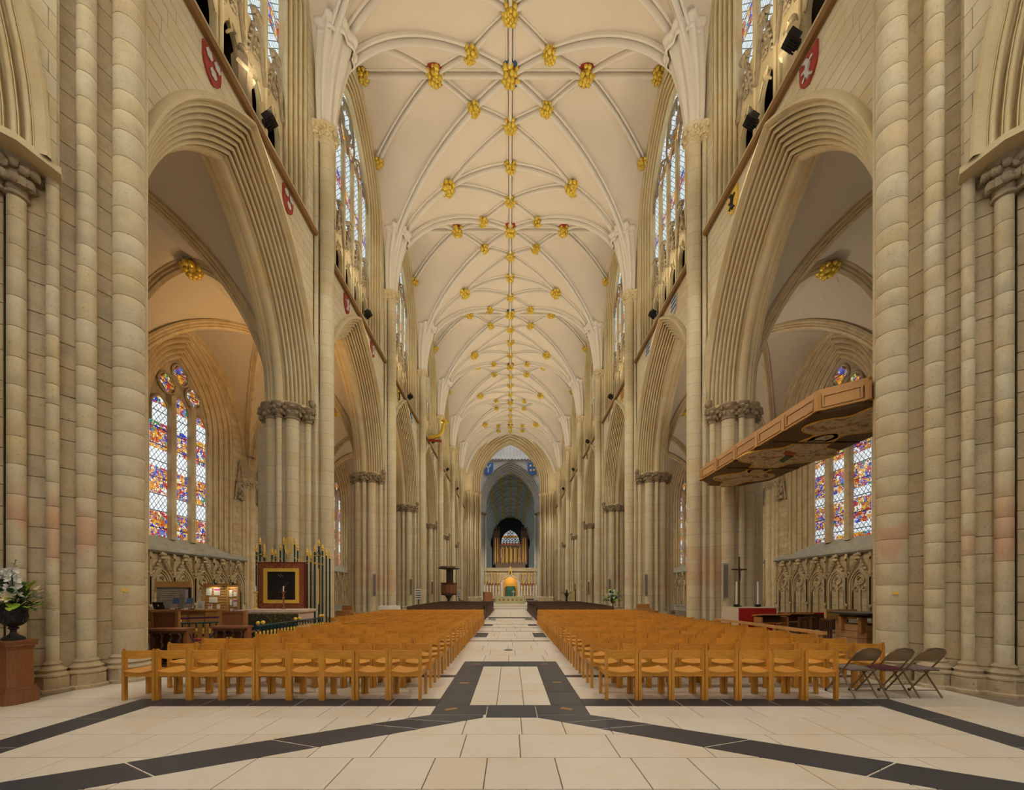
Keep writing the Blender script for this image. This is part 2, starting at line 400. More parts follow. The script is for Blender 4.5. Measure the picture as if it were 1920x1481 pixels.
# radial ribs are sampled densely near the springing
def radial(name, g, n=22):
    uv = [g(((i/n)**1.7)*.97+.03) for i in range(n+1)]
    return rib_mesh(name, vp, uv, 1)
R_TRANS = radial('rib', lambda t:(0,t)); R_DIAG = radial('rib', lambda t:(t,t))
R_LIE1 = rib_mesh('rib', vp, [(.5,1),(.75,.75),(1,.5)], 6, k=.85)
R_LIE2 = rib_mesh('rib', vp, [(0,.5),(.5,1)], 8, k=.85)
R_TIER = rib_mesh('rib', vp, [(1,.5),(.40,.0)], 12, k=.9)
R_TRID = rib_mesh('rib', vp, [(1,1),(1,0)], 4)
R_RIDGE = rib_mesh('rib', vp, [(0,1),(1,1)], 2)
R_WALL = radial('rib', lambda t:(t,0))
for bi,(yc,hb) in enumerate(BAYS):
    ky = hb/HB
    put('vault_web', web_nave, ceiling, (0,yc,0), sc=(1,ky,1))
    for s in (1,-1):
        put('rib', R_TRID, ceiling, (0,yc,0), sc=(s,ky,1))
        put('rib', R_TRANS, ceiling, (0,yc,0), sc=(s,ky,1))
        for e in (1,-1):
            for me in (R_DIAG,R_LIE1,R_LIE2,R_TIER): put('rib', me, ceiling, (0,yc,0), sc=(s,ky*e,1))
    for e in (1,-1): put('rib', R_RIDGE, ceiling, (0,yc,0), sc=(1,ky*e,1))
    if bi == 0: continue
    Y = lambda p: (p[0], yc+p[1]*ky, p[2])
    boss(Y(vp(1,1)), 1.22, 4 if bi%2 else 3)
    for e in (1,-1):
        boss(Y(vp(.5,1,1,e)), .95)
        for s in (1,-1):
            boss(Y(vp(.75,.75,s,e)), .88); boss(Y(vp(.42,.015,s,e)), .78)
    for s in (1,-1): boss(Y(vp(1,.5,s)), 1.1, 3); boss(Y(vp(1,.02,s)), .85)
    boss(Y(vp(0,1,1,-1)), .95)
    for s in (1,-1): boss(Y(vp(0,.5,s,-1)), 1.12)
# ------------------------------------------------------------------ arcade walls
wall = {s: empty('wall_right' if s > 0 else 'wall_left', sc=(s,1,1)) for s in (1,-1)}
for s in (1,-1): tag(wall[s], 'tall limestone arcade wall with pointed arches and clerestory, '+('right' if s > 0 else 'left')+' of nave', kind='structure')
mb = MB()
po = orders(7.75,.78,8.47,.0,7,.06,.10); pr = [(7.75,.79)]+po+[(8.47,0.0),(8.58,.02),(8.62,-.05),(8.70,-.1),(8.80,-.1),(8.88,-.05),(8.92,.02),(9.04,0)]
pr += [(9.10,.06),(9.14,.02),(9.22,.08),(9.30,.16),(9.34,.16)]
arch_sweep(mb, pr, ASP, RISE, 16, SP); ARCH = mb.mesh('arch', M['mould'], True, 50)
mb = MB(); arch_sweep(mb, [(7.78,.76),(7.66,.77),(7.60,.80),(7.60,.86),(7.66,.92),(7.78,.95)], ASP, RISE, 16, SP); HOOD = mb.mesh('hood_mould', M['mould'])
mb = MB(); panel(mb, 7.752, arch_curve(ASP,RISE,16,.78,SP), SP, HB, 15.9); SPAND = mb.mesh('spandrel', M['ashlar'], False)
mb = MB(); panel(mb, 7.80, arch_curve(ASP,RISE,16,.78,SP), SP, HB, 15.9); SPANDJ = mb.mesh('spandrel', M['joint'], False)
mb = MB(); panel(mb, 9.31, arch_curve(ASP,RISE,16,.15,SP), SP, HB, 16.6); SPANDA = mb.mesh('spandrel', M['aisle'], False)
mb = MB(); mb.prism([(7.85,15.72),(7.72,15.74),(7.60,15.84),(7.56,15.92),(7.60,15.99),(7.85,16.03)], -3.95, 3.95, 'y'); STRING = mb.mesh('string_course', M['mould'], True, 30)
mb = MB(); mb.prism([(7.75,15.74),(7.60,15.71),(7.53,15.79),(7.60,15.83),(7.75,15.83)], -3.95, 3.95, 'y'); STRING2 = mb.mesh('lower_roll', simple('string stone with shade in its brown', (.30,.17,.07), .7, var=.2), True, 30)  # shade under the string course is put into the brown colour
# ashlar blocks of the spandrels (modelled one by one in the near bays)
BLK = []; g = random.Random(3)
Rr = (ASP**2+RISE**2)/(2*ASP); cc = Rr-ASP
def hedge(z): 
    h = z-SP; q = (Rr+.93)**2-h*h
    return max(0.0, -cc+sqrt(q)) if q > 0 else 0.0
z = SP-.02; courses = []
while z < 15.70:
    h = g.choice((.30,.33,.36,.40)); z1 = min(z+h, 15.74); 
    if 15.74-z1 < .12: z1 = 15.74
    courses.append((z,z1)); z = z1
def block_mesh(poly, x0, x1, b=.007):
    cy = sum(p[0] for p in poly)/len(poly); cz = sum(p[1] for p in poly)/len(poly); q = []
    for y,zz in poly:
        dy,dz = y-cy, zz-cz; q.append((y-math.copysign(min(b*2,abs(dy)),dy), zz-math.copysign(min(b*2,abs(dz)),dz)))
    n = len(poly); gp = [(y-math.copysign(.004,y-cy), zz-math.copysign(.004,zz-cz)) for y,zz in poly]
    mb = MB(); mb.add([(x1,y,zz) for y,zz in gp]+[(x0+b,y,zz) for y,zz in gp]+[(x0,y,zz) for y,zz in q],
        [(i,(i+1)%n,n+(i+1)%n,n+i) for i in range(n)]+[(n+i,n+(i+1)%n,2*n+(i+1)%n,2*n+i) for i in range(n)]+[tuple(range(2*n,3*n))])
    return mb.mesh('ashlar_block', M['block'], False)
for z0,z1 in courses:
    for sg in (1,-1):
        y = 3.97; e0,e1 = hedge(z0),hedge(z1)
        if e0 > 3.9 and e1 > 3.9: continue
        while y > max(e0,e1)+.02:
            w = g.uniform(.55,1.15); y2 = y-w
            if y2 < max(e0,e1)+.35: BLK.append(block_mesh([(sg*y,z0),(sg*y,z1),(sg*max(e1,0.0),z1),(sg*max(e0,0.0),z0)], 7.75, 7.83)); break
            BLK.append(block_mesh([(sg*y,z0),(sg*y,z1),(sg*y2,z1),(sg*y2,z0)], 7.75, 7.83)); y = y2
# clerestory and triforium
CA, CSP, CRI = 2.75, 23.4, 3.6
mb = MB(); pj = [(7.75,.76)]+orders(7.75,.74,8.28,.0,5,.07,.10)+[(8.5,0.0)]
arch_sweep(mb, pj, CA, CRI, 12, CSP, 16.0, 3); JAMB = mb.mesh('jamb_moulding', M['mould'], True, 50)
mb = MB(); panel(mb, 7.752, arch_curve(CA,CRI,12,.74,CSP,16.0,3), CSP, HB, 28.6); CLWALL = mb.mesh('clerestory_wall', M['ashlar'], False)
LW = 2*CA/5
mb = MB(); cv = arch_curve(.41,.72,6,0,18.0,16.0,2); panel(mb, 8.30, cv, 18.0, LW/2, 20.05)
mb.grid([[(8.30,y,zz) for y,zz in cv],[(8.34,y*.94,zz-.01) for y,zz in cv],[(8.50,y*.94,zz-.01) for y,zz in cv]])
for sg in (1,-1): mb.tube([(8.27,sg*.17,18.62),(8.27,sg*.09,18.40),(8.27,sg*.22,18.22),(8.27,sg*.33,18.02)], .035, 5)
TRI = mb.mesh('triforium_arch', M['mould'])
mb = MB(); gg = random.Random(5)
for sg in (1,-1):
    mb.tube([(8.24,sg*.46,18.7),(8.24,sg*.02,20.5)], .055, 5)
    for i in range(7): t = i/6; mb.ball((8.26,sg*(.48-.44*t),18.8+1.7*t), .075, 6, 4, (1,1,1), 0, .25, gg)
for i in range(6): mb.ball((8.18+gg.uniform(-.03,.03)+.07,gg.uniform(-.16,.16),20.5+gg.uniform(-.1,.25)), .12, 7, 5, (1,1,1), 0, .3, gg)
for i in range(10): mb.ball((8.24,gg.uniform(-.2,.2),19.1+gg.uniform(0,.6)), .07, 6, 4, (.6,1,1), 0, .3, gg)
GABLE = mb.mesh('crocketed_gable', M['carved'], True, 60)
mb = MB(); mb.prism([(8.22,-.03),(8.25,-.07),(8.30,-.055),(8.33,-.10),(8.45,-.09),(8.45,.09),(8.33,.10),(8.30,.055),(8.25,.07),(8.22,.03)], 16.0, 24.2, 'z'); MULL = mb.mesh('mullion', M['mould'], True, 25)
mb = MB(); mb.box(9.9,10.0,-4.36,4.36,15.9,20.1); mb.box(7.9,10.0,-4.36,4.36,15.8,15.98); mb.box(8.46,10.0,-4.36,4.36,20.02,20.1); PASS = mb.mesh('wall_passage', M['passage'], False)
def tra(mb, pts, r=.06, x=8.37): mb.tube([(x,y,z) for y,z in pts], r, 6)
def circ(cy, cz, r, n=20, lob=0, amp=0.0): return [(cy+r*(1+amp*cos(lob*a))*cos(a), cz+r*(1+amp*cos(lob*a))*sin(a)) for a in [2*pi*i/n for i in range(n+1)]]
mb = MB()
for i in range(5):
    yc = -CA+LW*(i+.5); tra(mb, [(yc+y,z) for y,z in arch_curve(LW/2-.05,.85,6,0,23.75)], .05)
    tra(mb, circ(yc,24.75 if i in (1,3) else 24.45,.26,12,4,.2), .035)
tra(mb, circ(0,25.75,.82,24), .07); tra(mb, circ(0,25.75,.55,30,6,.25), .045)
for sg in (1,-1):
    tra(mb, [(sg*(1.65+y),z) for y,z in arch_curve(1.1,1.75,8,0,23.7)], .06); tra(mb, circ(sg*1.62,24.9,.3,12), .045)
    tra(mb, [(sg*.55,24.0),(sg*.75,24.6),(sg*.95,25.2),(sg*.8,26.0)], .05)
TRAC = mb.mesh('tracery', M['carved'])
mb = MB(); mb.box(8.42,8.45,-LW/2+.05,LW/2-.05,20.03,24.35); PANE = mb.mesh('pane', M['glass_clere'], False)
mb = MB(); cv = [p for p in arch_curve(CA,CRI,12,0,CSP)]; cv = [(y,max(z,24.36)) for y,z in cv if z > 23.9]; mb.prism(cv, 8.42, 8.45, 'x'); PANET = mb.mesh('tracery_pane', M['glass_clere'], False)
wn = 0
for s in (1,-1):
    for bi,(yc,hb) in enumerate(BAYS):
        ky = hb/HB; L = (0,yc,0); K = (1,ky,1); w = wall[s]
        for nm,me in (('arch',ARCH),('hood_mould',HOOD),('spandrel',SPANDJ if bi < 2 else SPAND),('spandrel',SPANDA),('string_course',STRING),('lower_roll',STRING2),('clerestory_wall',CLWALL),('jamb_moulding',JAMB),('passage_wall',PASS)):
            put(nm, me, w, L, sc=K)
        if bi < 2:
            for me in BLK: put('ashlar_block', me, w, L, sc=K)
        for i in range(4): put('mullion', MULL, w, (0,yc+ky*(-CA+LW*(i+1)),0), sc=K)
        for i in range(5):
            put('triforium_arch', TRI, w, (0,yc+ky*(-CA+LW*(i+.5)),0), sc=K)
            if bi < 4: put('crocketed_gable', GABLE, w, (0,yc+ky*(-CA+LW*(i+.5)),0), sc=K)
        wn += 1; wr = tag(empty('window_%d'%wn, (0,yc,0), sc=(s,ky,1)), 'tall clerestory window of pale leaded glass, %s from the west on the %s'%(ordn(bi),'right' if s > 0 else 'left'), kind='structure')
        for i in range(5): put('pane', PANE, wr, (0,-CA+LW*(i+.5),0))
        put('tracery_pane', PANET, wr); put('tracery', TRAC, wr)
# ------------------------------------------------------------------ regular piers
def foliage_cap(mb, x, y, r, z0, z1, seed, n=10):
    g = random.Random(seed); h = z1-z0
    mb.lathe([(r,z0),(r+.04,z0+.02),(r+.04,z0+.07),(r+.01,z0+.09),(r+.05,z0+.25*h+.05),(r+.12,z1-.14),(r+.17,z1-.10),(r+.17,z1-.02),(r+.12,z1),(0,z1)], 14, (x,y,0))
    for j in range(2):
        for i in range(n):
            a = 2*pi*(i+.5*j)/n+g.uniform(-.15,.15); rr = r+.06+.06*j
            mb.ball((x+rr*cos(a),y+rr*sin(a),z0+h*(.36+.3*j)+g.uniform(-.03,.03)), .085, 6, 4, (1,1,1), 0, .3, g)
SHAFTS = [(0,.96,.105),(-.375,.72,.24),(-.83,.41,.112),(.375,.72,.24),(.83,.41,.112)]
def make_pier():
    root = empty('pier'); kids = []
    core = [(-1.15,-.14),(-.92,-.26),(-.62,-.42),(-.24,-.62),(0,-.84),(.24,-.62),(.62,-.42),(1.0,-.2)]
    core = core+[(a,-b) for a,b in reversed(core)]
    kids.append(MB().prism(core, 0, SP, 'z').build('core', M['shaft'], root, smooth=False))
    for x,y,r in SHAFTS:
        for sg in (1,-1): kids.append(MB().lathe([(r,.5),(r,8.3)], 18, (x,sg*y,0)).build('shaft', M['shaft'], root))
    kids.append(MB().lathe([(.24,.5),(.24,8.3)], 18, (1.12,0,0)).build('shaft', M['shaft'], root))
    kids.append(MB().lathe([(.27,.5),(.27,19.7)], 22, (-1.37,0,0)).build('vault_shaft', M['shaft'], root))
    for sg in (1,-1): kids.append(MB().lathe([(.085,.5),(.085,19.7)], 12, (-1.07,sg*.27,0)).build('vault_shaft', M['shaft'], root))
    cp = MB()
    for i,(x,y,r) in enumerate(SHAFTS):
        for sg in (1,-1): foliage_cap(cp, x, sg*y, r, 8.28, SP, i*2+sg, 8)
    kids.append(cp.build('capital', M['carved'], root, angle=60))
    ab = [(-1.02,-.3),(-.9,-.62),(-.62,-1.0),(-.15,-1.16),(.15,-1.16),(.62,-1.0),(1.05,-.5)]; ab = ab+[(a,-b) for a,b in reversed(ab)]
    kids.append(MB().prism(ab, SP-.07, SP+.02).build('abacus', M['mould'], root, smooth=False))
    hd = MB(); gg = random.Random(2)
    for sg in (1,-1):
        hd.ball((-1.06,sg*.56,8.98), .13, 10, 7, (1,.85,1.15), 0, .08, gg); hd.ball((-1.17,sg*.56,8.96), .045, 6, 4); hd.ball((-1.04,sg*.56,9.08), .14, 9, 5, (.9,1,.6), 0, .2, gg)
    kids.append(hd.build('carved_head', M['carved'], root))
    vc = MB(); foliage_cap(vc, -1.37, 0, .27, 19.6, 20.25, 40, 12)
    for sg in (1,-1): foliage_cap(vc, -1.07, sg*.27, .085, 19.6, 20.2, 41, 6)
    kids.append(vc.build('vault_capital', M['mould'], root, angle=60))
    pl = MB()
    for x,y,r in SHAFTS+[(-1.33,0,.31),(1.12,0,.24)]:
        for sg in (1,-1): pl.lathe([(r+.22,0),(r+.22,.3),(r+.12,.38),(r+.14,.46),(r+.1,.52),(r,.56)], 10, (x,sg*y,0))
    kids.append(pl.build('plinth', M['plinth'], root))
    return root, kids
pier0, kids = make_pier(); reg(pier0)
spr = MB()
for j in range(13):
    t = j/12
    spr_r = .33+.30*t**1.3
    spr.v += [(-1.36-.42*t**2.2+spr_r*(1+.16*cos(8*a))*cos(a), spr_r*(1+.16*cos(8*a))*sin(a)*(1+.12*t), 20.2+3.75*t) for a in [2*pi*i/64 for i in range(64)]]
for j in range(12):
    for i in range(64): spr.f.append((j*64+i,j*64+(i+1)%64,(j+1)*64+(i+1)%64,(j+1)*64+i)); spr.m.append(0)
spr.lathe([(.64,23.45),(.68,23.5),(.70,23.58),(.66,23.64),(.70,23.74),(.78,23.84),(.80,23.95),(.74,24.02),(.4,24.05)], 64, (-1.74,0,0), lobes=8, lamp=.10)
SPRING = spr.mesh('rib_springer', M['rib'], True, 60)
first = True
for s in (1,-1):
    for i,yp in enumerate(YP):
        o = pier0 if first else copy_tree(pier0, None)
        first = False
        o.location = (s*8.75, yp, 0); o.scale = (s,1,1)
        tag(o, 'compound limestone pier carrying the arcade, %s beyond the tower pier on the %s'%(ordn(i),'right' if s > 0 else 'left'), 'pier', 'nave piers', 'structure')
        put('rib_springer', SPRING, ceiling, (s*8.75, yp, 0), sc=(s,1,1))
# ------------------------------------------------------------------ west tower piers, built drum by drum
TS = [(7.47,7.76,.235,14.2),(7.70,7.20,.132,14.2),(7.90,6.84,.081,14.2),(8.20,6.58,.11,8.25)]
mb = MB(); mb.v = []; bx = [(-.5,-.5),(.5,-.5),(.5,.5),(-.5,.5)]
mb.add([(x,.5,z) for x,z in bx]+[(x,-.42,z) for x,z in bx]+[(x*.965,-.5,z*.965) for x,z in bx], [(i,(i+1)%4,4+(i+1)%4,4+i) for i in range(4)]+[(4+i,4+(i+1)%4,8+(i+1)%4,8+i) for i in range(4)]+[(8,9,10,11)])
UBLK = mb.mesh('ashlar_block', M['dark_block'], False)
def drum_mesh(r): return MB().lathe([(r-.014,0),(r-.002,.012),(r,.025),(r,.975),(r-.002,.988),(r-.014,1)], 22).mesh('drum', M['drum'], True, 60)
DR = {}
for s in (1,-1):
    root = empty('tower_pier', (0,0,0), sc=(s,1,1)); g = random.Random(11+s)
    tag(root, 'massive west tower pier of clustered shafts nearest the viewer on the '+('right' if s > 0 else 'left'), 'pier', None, 'structure')
    core = [(7.66,8.05),(7.80,7.45),(7.98,7.08),(8.18,6.82),(8.5,6.45),(10.2,6.3),(10.2,8.8),(8.5,8.75),(7.76,8.12)]
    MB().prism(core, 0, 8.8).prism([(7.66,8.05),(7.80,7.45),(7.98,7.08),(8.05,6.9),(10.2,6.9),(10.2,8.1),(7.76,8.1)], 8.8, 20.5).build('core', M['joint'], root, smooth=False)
    for k,(x,y,r,top) in enumerate(TS):
        if r not in DR: DR[r] = drum_mesh(r)
        z = .50
        while z < top-.1:
            h = min(g.choice((.34,.38,.42,.46,.5)), top-z)
            if top-z-h < .15: h = top-z
            o = put('drum', DR[r], root, (x,y,z)); o.scale = (1,1,h); o.rotation_euler = (0,0,g.uniform(0,6)); z += h
        if top > 9: MB().lathe([(r,top),(r,20.2)], 20, (x,y,0)).build('shaft', M['shaft'], root)
        R = r+.085
        MB().lathe([(R+.05,.27),(R+.05,.30),(R-.01,.34),(R+.015,.38),(R-.03,.42),(r+.03,.45),(r+.045,.48),(r+.01,.515),(r,.53)], 22, (x,y,0)).build('moulded_base', M['plinth'], root)
        MB().lathe([(R+.10,0),(R+.10,.05),(R+.055,.07),(R+.055,.25),(R+.03,.28),(.02,.28)], 8, (x,y,0), a0=pi/8, a1=pi/8+2*pi).build('plinth', M['plinth'], root, smooth=False)
    MB().lathe([(.08,.5),(.08,14)], 10, (7.66,8.26,0)).build('shaft', M['shaft'], root)
    seg = [(TS[i][:2],TS[i+1][:2]) for i in range(3)]+[((8.26,6.5),(8.62,6.16))]
    for (ax,ay),(bx_,by) in seg:
        L = sqrt((bx_-ax)**2+(by-ay)**2); a = math.atan2(by-ay,bx_-ax); z = 0.02
        while z < (14.2 if ax < 8.15 else 8.8):
            h = g.choice((.3,.36,.42,.5))
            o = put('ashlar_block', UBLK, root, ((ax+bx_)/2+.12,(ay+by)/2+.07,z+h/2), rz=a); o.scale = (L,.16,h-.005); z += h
    cp = MB(); foliage_cap(cp, 8.20, 6.58, .11, 8.22, SP, 5, 12); foliage_cap(cp, 8.55, 6.22, .13, 8.22, SP, 6, 12); foliage_cap(cp, 8.38, 6.40, .13, 8.22, SP, 8, 12)
    cp.build('capital', M['carved'], root, angle=60)
    MB().prism([(7.62,6.72),(7.74,6.2),(8.45,5.5),(9.3,5.45),(9.3,6.9),(7.8,6.9)], SP-.08, SP+.03).build('abacus', M['mould'], root, smooth=False)
    hd = MB(); gg = random.Random(4); hd.ball((7.93,6.72,8.98), .10, 10, 7, (1,1,1.2), 0, .1, gg); hd.ball((7.87,6.66,8.96), .035, 6, 4); hd.ball((7.94,6.72,9.07), .10, 9, 5, (1,1,.6), 0, .2, gg)
    hd.build('carved_head', M['carved'], root)
    for nm,me in (('arch',ARCH),('hood_mould',HOOD),('spandrel',SPAND)): put(nm, me, wall[s], (0,2.42,0))
    bm = MB(); bm.box(7.76,7.9,-8,7.4,15.8,29); bm.box(7.97,8.1,6.6,7.5,8.9,15.8); bm.box(9.9,10.1,-8,-1.2,0,16); bm.build('upper_wall', M['ashlar'], wall[s], smooth=False)
    # small brass plate and slot on the tower pier
put('vault_web', web_nave, ceiling, (0,3.4,0))
for s in (1,-1): MB().box(9.5,16.4,-1,7.8,15.0,15.2).box(9.76,16.4,7.70,7.78,12.5,15.2).box(16.3,16.5,-1,8,0,15.2).box(9.9,16.4,-1.2,-1,0,15.2).build('tower_base_wall', M['aisle'], wall[s], smooth=False)
# ------------------------------------------------------------------ west wall with its great window (behind the photographer)
ww = tag(empty('wall_west'), 'west wall with the great west window, behind the viewer', kind='structure')
mb = MB(); cv = arch_curve(4.4,8,10,0,16,4.5,2); panel(mb, -8, cv, 16, 10, 29, ax='y'); mb.box(-10,10,-8.1,-8,0,4.5); mb.build('masonry', M['ashlar'], ww, smooth=False)
for i in range(8): mb = MB(); mb.box(-4.4+1.1*i-.07,-4.4+1.1*i+.07,-8.1,-7.9,4.5,19); mb.build('mullion', M['mould'], ww, smooth=False)
mb = MB(); mb.prism(cv, -8.06, -8.04, 'y'); mb.build('glazing', M['glass_west'], ww, smooth=False)
# ------------------------------------------------------------------ aisles
XA, AX0 = 16.3, 9.30
AC, AH, AZ, AR = (XA+AX0)/2, (XA-AX0)/2, 8.6, 6.4
def avp(u, v, s=1, e=-1): return Vector((AC+s*AH*(1-v), e*HB*(1-u), AZ+AR*E(max(u,v))))
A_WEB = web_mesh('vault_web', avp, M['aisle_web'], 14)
ARIBP = [(-.2,-.06),(-.2,.04),(-.13,.06),(-.13,.14),(-.07,.16),(-.08,.22),(0,.30),(.08,.22),(.07,.16),(.13,.14),(.13,.06),(.2,.04),(.2,-.06)]
def aradial(g, s, e, k=1.0, n=18):
    return rib_mesh('rib', lambda u,v: avp(u,v,s,e), [g(((i/n)**1.7)*.97+.03) for i in range(n+1)], 1, ARIBP, M['aisle_mould'], k)
A_DIAG = {(s,e): aradial(lambda t:(t,t), s, e) for s in (1,-1) for e in (1,-1)}
A_TR = {s: aradial(lambda t:(0,t), s, -1, 1.15) for s in (1,-1)}
A_WALL = {e: aradial(lambda t:(t,0), 1, e, .8) for e in (1,-1)}
WA, WSP, WRI = 1.75, 10.4, 3.2
mb = MB(); pj = [(16.28,1.22)]+orders(16.28,1.2,16.95,.02,5,.07,.05)+[(17.0,0)]; arch_sweep(mb, pj, WA, WRI, 12, WSP, 3.9, 3); A_JAMB = mb.mesh('jamb_moulding', M['aisle_mould'], True, 50)
mb = MB(); panel(mb, 16.3, arch_curve(WA,WRI,12,1.2,WSP,3.6,3), WSP, HB, 15.3)
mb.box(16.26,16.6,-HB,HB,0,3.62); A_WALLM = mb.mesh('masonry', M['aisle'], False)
mb = MB(); mb.prism([(16.28,3.5),(16.12,3.54),(16.04,3.62),(16.06,3.70),(16.95,4.42),(17.1,4.42),(17.1,3.5)], -3.9, 3.9, 'y'); A_SILL = mb.mesh('sloping_sill', M['sill'], False)
mb = MB(); mb.box(15.75,16.3,-3.9,3.9,0,.42); mb.box(15.70,16.3,-3.9,3.9,.42,.5); A_BENCH = mb.mesh('stone_bench', M['sill'], False)
mb = MB()
for x,y,r in ((16.12,0,.2),(16.2,.3,.13),(16.2,-.3,.13),(16.28,.5,.1),(16.28,-.5,.1)):
    mb.lathe([(r+.1,0),(r+.1,.4),(r,.5),(r,8.1)], 14, (x,y,0)); foliage_cap(mb, x, y, r, 8.1, 8.6, int(y*10)+9, 7)
A_RESP = mb.mesh('respond', M['aisle_mould'], True, 50)
mb = MB(); gg = random.Random(8)     # one bay of the blind arcade
PW = 1.27
def bt(P, r=.04, x=16.2): mb.tube([(x,y,z) for y,z in P], r, 5)
bt(arch_curve(.50,.78,8,0,2.02,.55,1), .055); bt(arch_curve(.41,.66,8,0,2.02,.55,1), .035, 16.22)
for sg in (1,-1):
    bt([(sg*.22+y,z) for y,z in arch_curve(.19,.3,5,0,1.72,.55,1)], .035, 16.22)
    bt(circ(sg*.21,1.86,.10,10,3,.25), .022, 16.22)
    bt([(sg*.60,2.35),(sg*.04,3.28)], .045, 16.17)
    for i in range(6): t = i/5; mb.ball((16.13,sg*(.60-.52*t),2.45+.85*t), .06, 6, 4, (1,1,1), 0, .3, gg)
    mb.box(16.12,16.26,sg*.63-.045,sg*.63+.045,1.1,3.35); mb.ball((16.14,sg*.63,1.08), .075, 6, 4, (1,1,1.2), 0, .2, gg); mb.ball((16.14,sg*.63,3.42), .08, 6, 4, (1,1,1.6), 0, .25, gg)
    mb.lathe([(.06,2.5),(.09,2.6),(.04,2.75),(.02,3.2)], 6, (16.13,sg*.63,0))
bt(circ(0,2.28,.21,16), .04, 16.22); bt(circ(0,2.28,.14,18,3,.25), .03, 16.22); bt([(0,.55),(0,2.05)], .04, 16.22)
for i in range(5): mb.ball((16.13+gg.uniform(-.03,.03),gg.uniform(-.09,.09),3.36+gg.uniform(-.08,.16)), .09, 7, 5, (1,1,1), 0, .3, gg)
A_BLIND = mb.mesh('blind_arch', M['aisle_mould'], True, 60)
mb = MB(); mb.prism([(16.62,-.05),(16.70,-.14),(16.98,-.16),(16.98,.16),(16.70,.14),(16.62,.05)], 4.3, 11.4, 'z'); A_MULL = mb.mesh('mullion', M['aisle_mould'], False)
LC = [-1.22,0,1.22]; LHW = .47; LH = [10.55,10.95,10.55]
mb = MB(); cvh = arch_curve(WA,WRI,12,0.02,WSP); mb.prism([p for p in cvh]+[(-WA,9.9),(WA,9.9)], 16.97, 17.02, 'x')
for c,h in zip(LC,LH): mb.tube([(16.88,c+y,z) for y,z in arch_curve(LHW+.03,.66,6,0,h,h-.7,1)], .06, 5)
QF = [(0,12.78,.40),(.80,12.0,.40),(-.80,12.0,.40)]
for y,z,r in QF: mb.tube([(16.88,a,b) for a,b in circ(y,z,r*1.24,24)], .05, 5); mb.tube([(16.9,a,b) for a,b in circ(y,z,r*1.02,36,4,.22)], .04, 5)
A_TRAC = mb.mesh('tracery', M['carved'])
def a_panes(gm):
    out = []
    for c,h in zip(LC,LH):
        z0 = 4.38; m2 = MB(); cv = arch_curve(LHW,.6,6,0,h,z0,1); m2.prism([(c+y,z) for y,z in cv], 16.93, 16.95, 'x'); out.append(m2.mesh('pane', gm, False))
    for y,z,r in QF: m2 = MB(); m2.prism(circ(y,z,r,32,4,.22)[:-1], 16.91, 16.94, 'x'); out.append(m2.mesh('tracery_pane', M['glass_rose'], False))
    for c,h in zip(LC,LH): m2 = MB(); m2.prism(circ(c,h+.42,.24,24,3,.2)[:-1], 16.905, 16.925, 'x'); out.append(m2.mesh('tracery_pane', gm, False))
    return out
# a carved niche head on the wall beside each window
mb = MB()
for sg in (1,-1): mb.tube([(16.2,sg*.42,7.2),(16.2,sg*.3,7.9),(16.18,0,9.6)], .05, 5)
for i in range(14): mb.ball((16.18,gg.uniform(-.26,.26),7.2+gg.uniform(0,1.1)), .12, 6, 4, (1,1,1), 0, .3, gg)
A_NICHE = mb.mesh('carved_niche', M['carved'])
PN = {1: a_panes(M['glass_aisle_r']), -1: a_panes(M['glass_aisle'])}
for s in (1,-1):
    sd = 'right' if s > 0 else 'left'
    ac = tag(empty('ceiling_aisle_'+sd, sc=(s,1,1)), 'plastered rib vault over the %s aisle'%sd, kind='structure')
    aw = tag(empty('wall_aisle_'+sd, sc=(s,1,1)), 'outer wall of the %s aisle with blind arcading below traceried windows'%sd, kind='structure')
    for bi,(yc,hb) in enumerate(BAYS):
        ky = hb/HB; L = (0,yc,0); K = (1,ky,1)
        put('vault_web', A_WEB, ac, L, sc=K)
        for me in list(A_DIAG.values())+list(A_TR.values())+(list(A_WALL.values()) if bi < 3 else []): put('rib', me, ac, L, sc=K)
        if bi < 4:
            o = boss((AC,yc,AZ+AR+.05), .8, 0, ac); o = boss((AC,yc-hb,AZ+AR-.15), .95, 1, ac)
        for nm,me in (('masonry',A_WALLM),('jamb_moulding',A_JAMB),('sloping_sill',A_SILL),('stone_bench',A_BENCH)): put(nm, me, aw, L, sc=K)
        put('respond', A_RESP, aw, (0,yc-hb,0))
        for i in range(6):
            if 0 < bi < 5: put('blind_arch', A_BLIND, aw, (0,yc+ky*PW*(i-2.5),0), sc=K)
        if 0 < bi < 4:
            for e in (1,-1): put('carved_niche', A_NICHE, aw, (0,yc+e*3.45*ky,0))
        if bi == 0: continue
        wn += 1; wr = tag(empty('window_%d'%wn, L, sc=(s,ky,1)), 'three-light stained glass aisle window with quatrefoil tracery, %s along the %s aisle'%(ordn(bi-1),sd), kind='structure')
        for me in PN[s]: put(me.name.split('.')[0], me, wr)
        put('tracery', A_TRAC, wr)
        for y in (-.61,.61): put('mullion', A_MULL, wr, (0,y,0))
    put('respond', A_RESP, aw, (0,YE,0))
    MB().box(7.3,17,YE,YE+.2,0,16).build('end_wall', M['mould_front'], aw, smooth=False)
